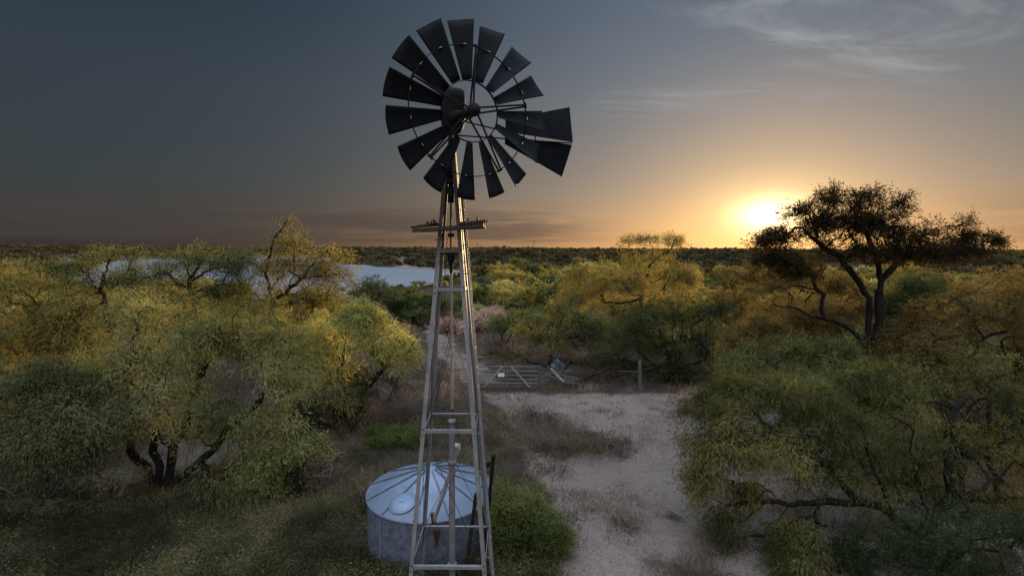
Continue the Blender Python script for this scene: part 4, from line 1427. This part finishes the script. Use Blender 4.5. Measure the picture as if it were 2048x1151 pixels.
    m.build('swivel', M['steel_dark'], w)
    m = MB()
    m.beam((0.0, 0, 6.55), (0.01, 0.02, 4.02), 0.045, 0.04)
    m.build('wooden_rod', M['wood_rod'], w)
    m = MB()
    m.tube([(-0.05, -0.03, 7.2), (-0.075, -0.05, 7.06), (-0.045, -0.04, 6.95), (-0.10, -0.05, 6.6), (-0.13, -0.05, 5.6)], 0.005, 5)
    m.build('furl_wire', M['steel_dark'], w)
    m = MB()
    m.tube([(0.015, 0.02, 4.02), (0.035, 0.02, 3.6), (0.03, 0.03, 3.30)], 0.005, 5)
    m.build('furl_wire', M['steel_dark'], w)
    # gearbox and hood
    th = R(28.5)
    g = MB()
    n = 14
    prof = [(0.02, 0.78), (0.13, 0.775), (0.185, 0.72), (0.195, 0.60), (0.195, 0.28), (0.17, 0.12), (0.12, 0.02), (0.05, 0.0)]
    vs, fs = [], []
    for (rr, z) in prof:
        for k in range(n):
            a = 2 * math.pi * k / n
            ca, sa = math.cos(a), math.sin(a)
            e = 0.6
            vs.append((rr * math.copysign(abs(ca) ** e, ca) * 0.95, rr * math.copysign(abs(sa) ** e, sa) * 1.35, z))
    for i in range(len(prof) - 1):
        for k in range(n):
            a, b = i * n + k, i * n + (k + 1) % n
            fs.append((b, a, a + n, b + n))
    fs.append(tuple(range(n)))
    g.add(vs, fs, True)
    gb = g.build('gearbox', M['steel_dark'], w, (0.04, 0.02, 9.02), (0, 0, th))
    g = MB()
    g.lathe([(0.0, -0.78), (0.045, -0.78), (0.06, -0.55), (0.09, -0.34), (0.13, -0.26), (0.17, -0.2)], 16, (0, 0, 0.25), True, 'Y')
    g.build('axle_housing', M['steel_dark'], gb)
    # wheel
    wc = Vector((0.80 * math.sin(th) + 0.035, -0.80 * math.cos(th), 9.235))
    hb = MB()
    hb.lathe([(0.0, -0.20), (0.04, -0.20), (0.055, -0.17), (0.105, -0.16), (0.11, -0.12), (0.06, -0.10), (0.055, 0.05), (0.10, 0.08), (0.10, 0.13), (0.0, 0.13)], 20, (0, 0, 0), True, 'Y')
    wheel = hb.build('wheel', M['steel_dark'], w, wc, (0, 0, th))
    for rr, bw in ((1.045, 0.014), (0.49, 0.020)):
        m = MB()
        m.lathe([(rr - 0.006, -bw), (rr + 0.006, -bw), (rr + 0.006, bw), (rr - 0.006, bw), (rr - 0.006, -bw)], 72, (0, 0.0, 0), True, 'Y')
        m.build('wheel_ring', M['steel_dark'], wheel)
    PHI = 84.8
    for k in range(5):
        ph = R(PHI + 72 * k)
        c, s = math.cos(ph), math.sin(ph)
        tg = (-s, c)
        for (yy, r0, side) in ((-0.14, 0.09, 0.02), (0.105, 0.085, -0.025)):
            m = MB()
            m.beam((c * r0 + tg[0] * side, yy, s * r0 + tg[1] * side), (c * 1.07 + tg[0] * side * 0.5, -0.02 if yy < 0 else 0.02, s * 1.07 + tg[1] * side * 0.5), 0.030, 0.016, (0, 1, 0))
            m.build('wheel_arm', M['steel_dark'], wheel)
        m = MB()
        m.tube([(c * 1.06 - tg[0] * 0.05, 0, s * 1.06 - tg[1] * 0.05), (c * 1.06 + tg[0] * 0.05, 0, s * 1.06 + tg[1] * 0.05)], 0.018, 7)
        m.build('arm_end', M['steel_dark'], wheel)
    # one blade, then fourteen copies
    beta = R(22)
    nr, nc = 8, 8
    vs, fs = [], []
    for side in (0, 1):
        for i in range(nr + 1):
            t = i / nr
            for j in range(nc + 1):
                u = j / nc * 2 - 1
                rr = 0.50 + 0.93 * t
                half = 0.078 + (0.218 - 0.078) * t
                x0 = u * half
                cam_ = -0.036 * (1 - u * u) * (0.5 + 0.5 * t) + 0.02
                bt = beta + R(6) * (1 - t)
                zz = math.sqrt(max(rr * rr - (x0 * 0.9) ** 2, 0.0)) if t > 0.5 else rr
                zz = rr + (zz - rr) * (t if t > 0.5 else 0)
                px_ = x0 * math.cos(bt) - (cam_ + 0.0018 * side) * math.sin(bt)
                py_ = -x0 * math.sin(bt) - (cam_ + 0.0018 * side) * math.cos(bt)
                vs.append((px_, py_, zz))
    o2 = (nr + 1) * (nc + 1)
    for i in range(nr):
        for j in range(nc):
            a = i * (nc + 1) + j
            fs.append((a, a + nc + 1, a + nc + 2, a + 1))
            fs.append((o2 + a, o2 + a + 1, o2 + a + nc + 2, o2 + a + nc + 1))
    edge = [j for j in range(nc + 1)] + [(i + 1) * (nc + 1) - 1 for i in range(1, nr + 1)] + [nr * (nc + 1) + j for j in range(nc - 1, -1, -1)] + [i * (nc + 1) for i in range(nr - 1, 0, -1)]
    for k in range(len(edge)):
        a, b = edge[k], edge[(k + 1) % len(edge)]
        fs.append((a, b, b + o2, a + o2))
    bm = MB()
    bm.add(vs, fs, True)
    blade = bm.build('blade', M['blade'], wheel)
    rg = random.Random(9)
    for k in range(15):
        ob = blade if k == 0 else blade.copy()
        if k:
            COL.objects.link(ob)
            ob.parent = wheel
        ph = PHI + 12 + 24 * k
        ob.rotation_euler = (R(rg.uniform(-1.0, 1.0)), R(90 - ph + rg.uniform(-1.2, 1.2)), 0)
    # clip brackets where the outer ring passes the blades
    for k in range(15):
        ph = R(PHI + 12 + 24 * k)
        c, s = math.cos(ph), math.sin(ph)
        m = MB()
        m.beam((c * 1.045 + s * 0.03, -0.05, s * 1.045 - c * 0.03), (c * 1.045 - s * 0.02, -0.035, s * 1.045 + c * 0.02), 0.008, 0.007)
        m.build('blade_clip', M['pipe'], wheel)
    # tail folded beside the wheel
    tt = R(22)
    e = Vector((math.cos(tt), math.sin(tt), 0))
    nrm = Vector((-math.sin(tt), math.cos(tt), 0))
    def tp(L, z, off=0.0):
        return e * L + nrm * off + Vector((0, 0, z))
    def sheet(name, pts, off):
        s = MB()
        a = [tp(L, z, off + bend) for (L, z, bend) in pts]
        b = [tp(L, z, off + bend + 0.004) for (L, z, bend) in pts]
        nn = len(a)
        s.add(a + b, [tuple(range(nn)), tuple(reversed(range(nn, 2 * nn)))] + [(k, nn + k, nn + (k + 1) % nn, (k + 1) % nn) for k in range(nn)])
        return s
    tail = MB()
    tail.beam(tp(0.05, 9.02, 0.03), tp(2.46, 9.075, 0.03), 0.02, 0.035, nrm)
    tl = tail.build('tail', M['steel_dark'], w)
    m = MB()
    m.beam(tp(0.1, 9.30, 0.03), tp(1.2, 9.16, 0.03), 0.018, 0.03, nrm)
    m.build('tail_stay', M['steel_dark'], tl)
    sheet('u', [(1.07, 9.175, 0.0), (2.50, 9.10, 0.0), (2.43, 9.78, 0.03), (1.07, 9.40, 0.01)], 0.05).build('vane_sheet', M['blade'], tl)
    sheet('l', [(1.06, 8.95, 0.01), (1.60, 8.72, 0.02), (2.28, 8.42, 0.03), (2.40, 8.78, 0.02), (2.48, 9.05, 0.0), (1.06, 9.10, 0.0)], 0.05).build('vane_sheet', M['blade'], tl)
    for L in (1.12, 1.7):
        m = MB()
        m.beam(tp(L, 9.08 - (0.12 + 0.26 * (L - 1.1)), 0.095), tp(L, 9.10 + (0.2 + 0.3 * (L - 1.1)), 0.095), 0.02, 0.012, nrm)
        m.build('vane_rib', M['steel_dark'], tl)


# ------------------------------------------------------------------ water tank and pipework
def build_tank():
    c = Vector((-1.96, 11.82, 0))
    r, h, pk = 1.50, 1.15, 1.66
    t = empty('water_tank', c, 'round galvanised water tank with a shallow cone roof behind the windmill legs', 'water tank')
    m = MB()
    prof = [(r, -0.05), (r, 0.0), (r, 0.6), (r, h)]
    m.lathe(prof, 72)
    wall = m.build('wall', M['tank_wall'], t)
    for a in (R(-128), R(-62), R(-10), R(60), R(150)):
        m = MB()
        m.beam((math.cos(a) * (r + 0.008), math.sin(a) * (r + 0.008), 0), (math.cos(a) * (r + 0.008), math.sin(a) * (r + 0.008), h - 0.03), 0.035, 0.006, (math.cos(a), math.sin(a), 0))
        m.build('seam', M['tank_roof'], wall)
    m = MB()
    R2 = r + 0.035
    n = 72
    m.lathe([(R2 - 0.002, h - 0.045), (R2, h - 0.005), (0.14, pk - 0.01), (0.10, pk + 0.02), (0.0, pk + 0.025)], n)
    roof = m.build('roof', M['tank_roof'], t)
    for k in range(12):
        m = MB()
        a = R(30 * k + 25)
        ca, sa = math.cos(a), math.sin(a)
        p0 = Vector((ca * 0.14, sa * 0.14, pk + 0.004))
        p1 = Vector((ca * (R2 - 0.01), sa * (R2 - 0.01), h + 0.012))
        m.beam(p0, p1, 0.026, 0.05)
        m.build('roof_seam', M['tank_wall'], roof)
    m = MB()
    # hatch lies on the slope
    slope = math.atan2(pk - h, r)
    hx, hy = -0.46, -1.02
    hr = math.hypot(hx, hy)
    hz = pk - (pk - h) * hr / r
    m.lathe([(0.30, -0.02), (0.305, 0.035), (0.318, 0.037), (0.318, 0.045), (0.16, 0.066), (0.03, 0.08), (0.0, 0.08)], 32)
    aa = math.atan2(hy, hx)
    rot = Matrix.Rotation(aa, 4, 'Z') @ Matrix.Rotation(slope, 4, 'Y') @ Matrix.Rotation(-aa, 4, 'Z')
    hatch = m.build('hatch', M['tank_roof'], t, (hx, hy, hz), rot.to_euler())
    m = MB()
    m.tube([(-0.06, 0, 0.07), (-0.05, 0, 0.10), (0.05, 0, 0.10), (0.06, 0, 0.07)], 0.008, 6)
    m.build('handle', M['pipe'], hatch)
    # inlet at the rim, and the delivery pipe that feeds it
    e1 = at_y(868, 1041, 10.16)
    m = MB()
    m.lathe([(0.05, 0.0), (0.055, 0.02), (0.085, 0.20), (0.09, 0.22), (0.075, 0.22), (0.05, 0.05)], 14)
    fx, fy = e1.x + 0.05 - c.x, e1.y + 0.02 - c.y
    fun = m.build('inlet_funnel', M['rust'], t, (fx, fy, 0.86))
    m = MB()
    m.tube([(fx, fy, 0.88), (fx, fy + 0.01, 0.76), (fx - 0.02, fy + 0.03, 0.68)], 0.035, 8)
    m.build('inlet_spout', M['rust'], t)
    e0 = at_y(913, 905, 9.45)
    m = MB()
    m.tube([e0, e0.lerp(e1, 0.5), e1], 0.042, 10)
    pipe = m.build('delivery_pipe', M['pipe'])
    tag(pipe, 'slanting pale pipe running from the tower down to the tank rim', 'pipe')
    m = MB()
    u = (e0 - e1).normalized()
    m.tube([e0 - u * 0.02, e0 + u * 0.10, e0 + u * 0.17 + Vector((-0.02, 0, 0.01)), e0 + u * 0.20 + Vector((-0.09, -0.02, 0.0)), e0 + u * 0.19 + Vector((-0.17, -0.05, -0.01))], [0.055, 0.06, 0.06, 0.055, 0.05], 10)
    m.build('pipe_elbow', M['pipe'], pipe)
    m = MB()
    m.tube([e1 + Vector((-0.03, 0.0, 0.17)), e1 + Vector((0, 0, -0.06))], 0.05, 8)
    m.build('pipe_outlet', M['rust'], pipe)
    # well pipe in the middle of the tower
    wx = -1.11
    m = MB()
    m.tube([(wx, 9.1, -0.1), (wx, 9.1, 3.75)], 0.058, 14)
    wp = m.build('well_pipe', M['pipe_grey'])
    tag(wp, 'upright grey well pipe standing in the middle of the tower', 'pipe')
    for pr, z in (([(0.06, 0.0), (0.078, 0.01), (0.078, 0.09), (0.06, 0.10)], 2.95), ([(0.06, 0.0), (0.09, 0.01), (0.09, 0.12), (0.06, 0.13)], 0.9), ([(0.0, 0.0), (0.07, 0.0), (0.07, 0.07), (0.0, 0.07)], 3.75)):
        m = MB()
        m.lathe(pr, 14, (wx, 9.1, z))
        m.build('coupling', M['pipe_grey'], wp)
    # dark posts right of the tower
    m = MB()
    m.beam((-0.62, 10.15, -0.1), (-0.36, 9.98, 2.75), 0.075, 0.06, (0, 1, 0))
    po = m.build('steel_post', M['steel_dark'])
    tag(po, 'taller dark leaning steel post at the right of the tower, with a bracket on top', 'post')
    m = MB()
    m.beam((-0.37, 9.98, 2.60), (-0.56, 9.92, 2.56), 0.04, 0.10)
    m.beam((-0.33, 9.96, 2.76), (-0.40, 9.99, 2.76), 0.09, 0.025)
    m.build('bracket', M['steel_dark'], po)
    m = MB()
    m.beam((-0.98, 10.12, -0.1), (-0.72, 10.05, 1.92), 0.08, 0.05, (0, 1, 0))
    for z in (1.5, 1.62):
        m.tube([(-0.76 - 0.02, 10.02, z), (-0.775, 9.98, z)], 0.01, 6)
    p2 = m.build('steel_post', M['post_rust'])
    tag(p2, 'shorter rusty post between the tower legs in front of the tank wall', 'post')


# ------------------------------------------------------------------ gate, fence, plank pile
def build_fence():
    Y = 24.4
    xl, xr = at_y(951, 770, Y).x, at_y(1076, 770, Y).x
    g = empty('farm_gate', (xl, Y, 0), 'closed tube farm gate with a white sign and two slanting braces', 'gate')
    W = xr - xl
    fr = MB()
    fr.tube([(0, 0, 0.16), (0, 0, 1.18), (W, 0, 1.18), (W, 0, 0.16), (0, 0, 0.16)], 0.026, 8)
    fr.build('gate_frame', M['gate'], g)
    for z in (0.34, 0.53, 0.73, 0.95):
        m = MB()
        m.tube([(0.02, 0, z), (W - 0.02, 0, z)], 0.026, 8)
        m.build('rail', M['gate'], g)
    m = MB()
    m.beam((W / 2, -0.03, 0.17), (W / 2, -0.03, 1.21), 0.07, 0.02, (0, 1, 0))
    m.build('upright', M['gate'], g)
    for (x0, x1) in ((0.13, 0.43), (0.87, 0.57)):
        m = MB()
        m.beam((W * x0, -0.055, 0.15), (W * x1, -0.055, 1.2), 0.07, 0.02, (0, 1, 0))
        m.build('brace', M['wood_pale'], g)
    m = MB()
    m.box((W * 0.41, -0.085, 0.78), (0.32, 0.008, 0.19))
    m.build('sign', M['sign'], g)
    # posts
    rg = random.Random(3)
    def post(px, pytop, pybot, rad, lab, mat='wood_grey', lean=0.0, name='fence_post'):
        p = at(px, pybot)
        h = at_y(px, pytop, p.y).z
        o = MB()
        n = 6
        pts = [(lean * t / n + rg.uniform(-0.012, 0.012), rg.uniform(-0.012, 0.012), -0.15 + (h + 0.15) * t / n) for t in range(n + 1)]
        o.tube(pts, [rad * (1.08 - 0.16 * t / n) for t in range(n + 1)], 9)
        ob = o.build(name, M[mat], None, (p.x, p.y, 0))
        tag(ob, lab, 'post')
        return p, h
    pa, ha = post(876, 735, 800, 0.085, 'dark wooden fence post seen through the tower legs at the left of the gate')
    pb, hb = post(1280, 720, 783, 0.10, 'thick grey wooden fence post standing clear in front of the dark bush', lean=-0.05)
    pc, hc = post(1353, 748, 777, 0.035, 'thin steel fence stake right of the thick post', 'rust')
    pd, hd = post(1079, 730, 776, 0.07, 'wooden gate post between the gate and the plank pile')
    pe, he = post(949, 733, 778, 0.07, 'wooden gate post hidden by the right tower legs')
    pf, hf = post(985, 685, 716, 0.05, 'slim old post leaning in the brown brush behind the gate', 'wood_grey', 0.05)
    # wires
    def wires(p, q, zs, lab):
        for z, wd in zip(zs, ('lowest', 'second', 'top')):
            o = MB()
            pts = []
            for k in range(9):
                t = k / 8
                v = Vector(p).lerp(Vector(q), t)
                pts.append((v.x, v.y - 0.05, z - 0.05 * math.sin(math.pi * t)))
            o.tube(pts, 0.006, 5)
            tag(o.build('fence_wire', M['rust']), wd + ' ' + lab, 'wire', 'fence wires between the posts')
    wires(pa, pe, (0.45, 0.75, 1.05), 'rusty fence wire strung left of the gate behind the tower')
    wires(pb, pc, (0.4, 0.7), 'sagging fence wire between the thick post and the steel stake')
    q = at_y(1180, 760, pb.y)
    wires((q.x, pb.y, 0), pb, (0.4, 0.7), 'fence wire running from the plank pile to the thick post')
    m = MB()
    l = at_y(1235, 742, pb.y)
    m.beam((l.x, pb.y - 0.12, 1.06), (pb.x, pb.y - 0.12, 1.04), 0.03, 0.03)
    tag(m.build('fence_rail', M['wood_grey']), 'pale wooden rail fixed to the thick fence post', 'rail')
    pw = at(300, 830)
    # pile of old boards: each board lies loose
    rg = random.Random(12)
    base = at(1122, 776)
    spec = [(-0.95, 0.1, 0.95, 0.35, 0.10, 0.22), (-0.9, 0.25, 0.7, 0.1, 0.28, 0.10), (-0.8, -0.1, 0.9, 0.55, 0.50, 0.15), (-0.6, 0.3, 1.1, 0.2, 0.62, 0.30), (-1.0, 0.5, 0.6, 0.4, 0.35, 0.75),
            (-0.9, -0.2, 0.4, -0.1, 0.75, 0.12), (-0.3, -0.25, 1.0, -0.15, 0.55, 0.10), (-0.7, 0.0, 0.2, 0.1, 0.95, 0.55)]
    words = ['lowest', 'second', 'steep', 'long', 'rising', 'slanting', 'short', 'topmost']
    for (x0, y0, x1, y1, z0, z1), wd in zip(spec, words):
        m = MB()
        m.beam((x0, y0, z0 + 0.05), (x1, y1, z1 + 0.05), 0.13, 0.032)
        o = m.build('board', M['wood_grey'], None, (base.x, base.y + 0.25, 0))
        tag(o, 'weathered grey board in the loose pile right of the gate', 'board', 'old boards piled right of the gate')
    m = MB()
    m.beam((-0.55, -0.35, 1.08), (0.12, -0.45, 0.42), 0.11, 0.03, (0, 1, 0))
    tag(m.build('plank', M['wood_pale'], None, (base.x, base.y + 0.1, 0)), 'pale whitish plank leaning across the pile of boards', 'plank')
    # crumpled sheet
    n = 12
    vs, fs = [], []
    for i in range(n + 1):
        for j in range(n + 1):
            u, v = i / n, j / n
            vs.append((-0.36 + 0.72 * u, 0.42 * v, 0.35 * math.sin(u * 3.0) * (0.5 + 0.5 * v) + 0.09 * math.sin(9 * u + 5 * v) - 0.05 * math.cos(7 * v)))
    for i in range(n):
        for j in range(n):
            a = i * (n + 1) + j
            fs.append((a, a + n + 1, a + n + 2, a + 1))
    m = MB()
    m.add(vs, fs, True)
    o = m.build('metal_sheet', M['tarp'], None, (base.x - 0.15, base.y + 0.5, 0.82), (R(35), R(8), 0))
    tag(o, 'crumpled blue green sheet on top of the plank pile', 'sheet')


def build_masts():
    for px, top, d, lab in ((780, 486, 1150, 'thin utility pole on the horizon above the lake, leftmost of three'), (955, 486, 1000, 'thin utility pole on the horizon just right of the tower'),
                            (1068, 480, 900, 'tallest utility pole on the horizon, midway between tower and sun')):
        p = at_y(px, 498, d)
        z0 = float(terrain(p.x, d)) - 0.5
        zt = at_y(px, top, d).z
        t = empty('utility_pole', (p.x, d, z0), lab, 'pole')
        m = MB()
        m.tube([(0, 0, 0), (0, 0, zt - z0)], [0.6, 0.4], 8)
        m.build('pole', M['steel_dark'], t)
        m = MB()
        m.beam((-1.6, -0.5, zt - z0 - 2.0), (1.6, -0.5, zt - z0 - 2.0), 0.3, 0.35)
        m.build('crossarm', M['steel_dark'], t)


build_windmill()
build_tank()
build_fence()
build_trees()
build_deadwood()
build_scrub()
build_far_scrub()
build_ground_cover()
build_pebbles()
build_masts()
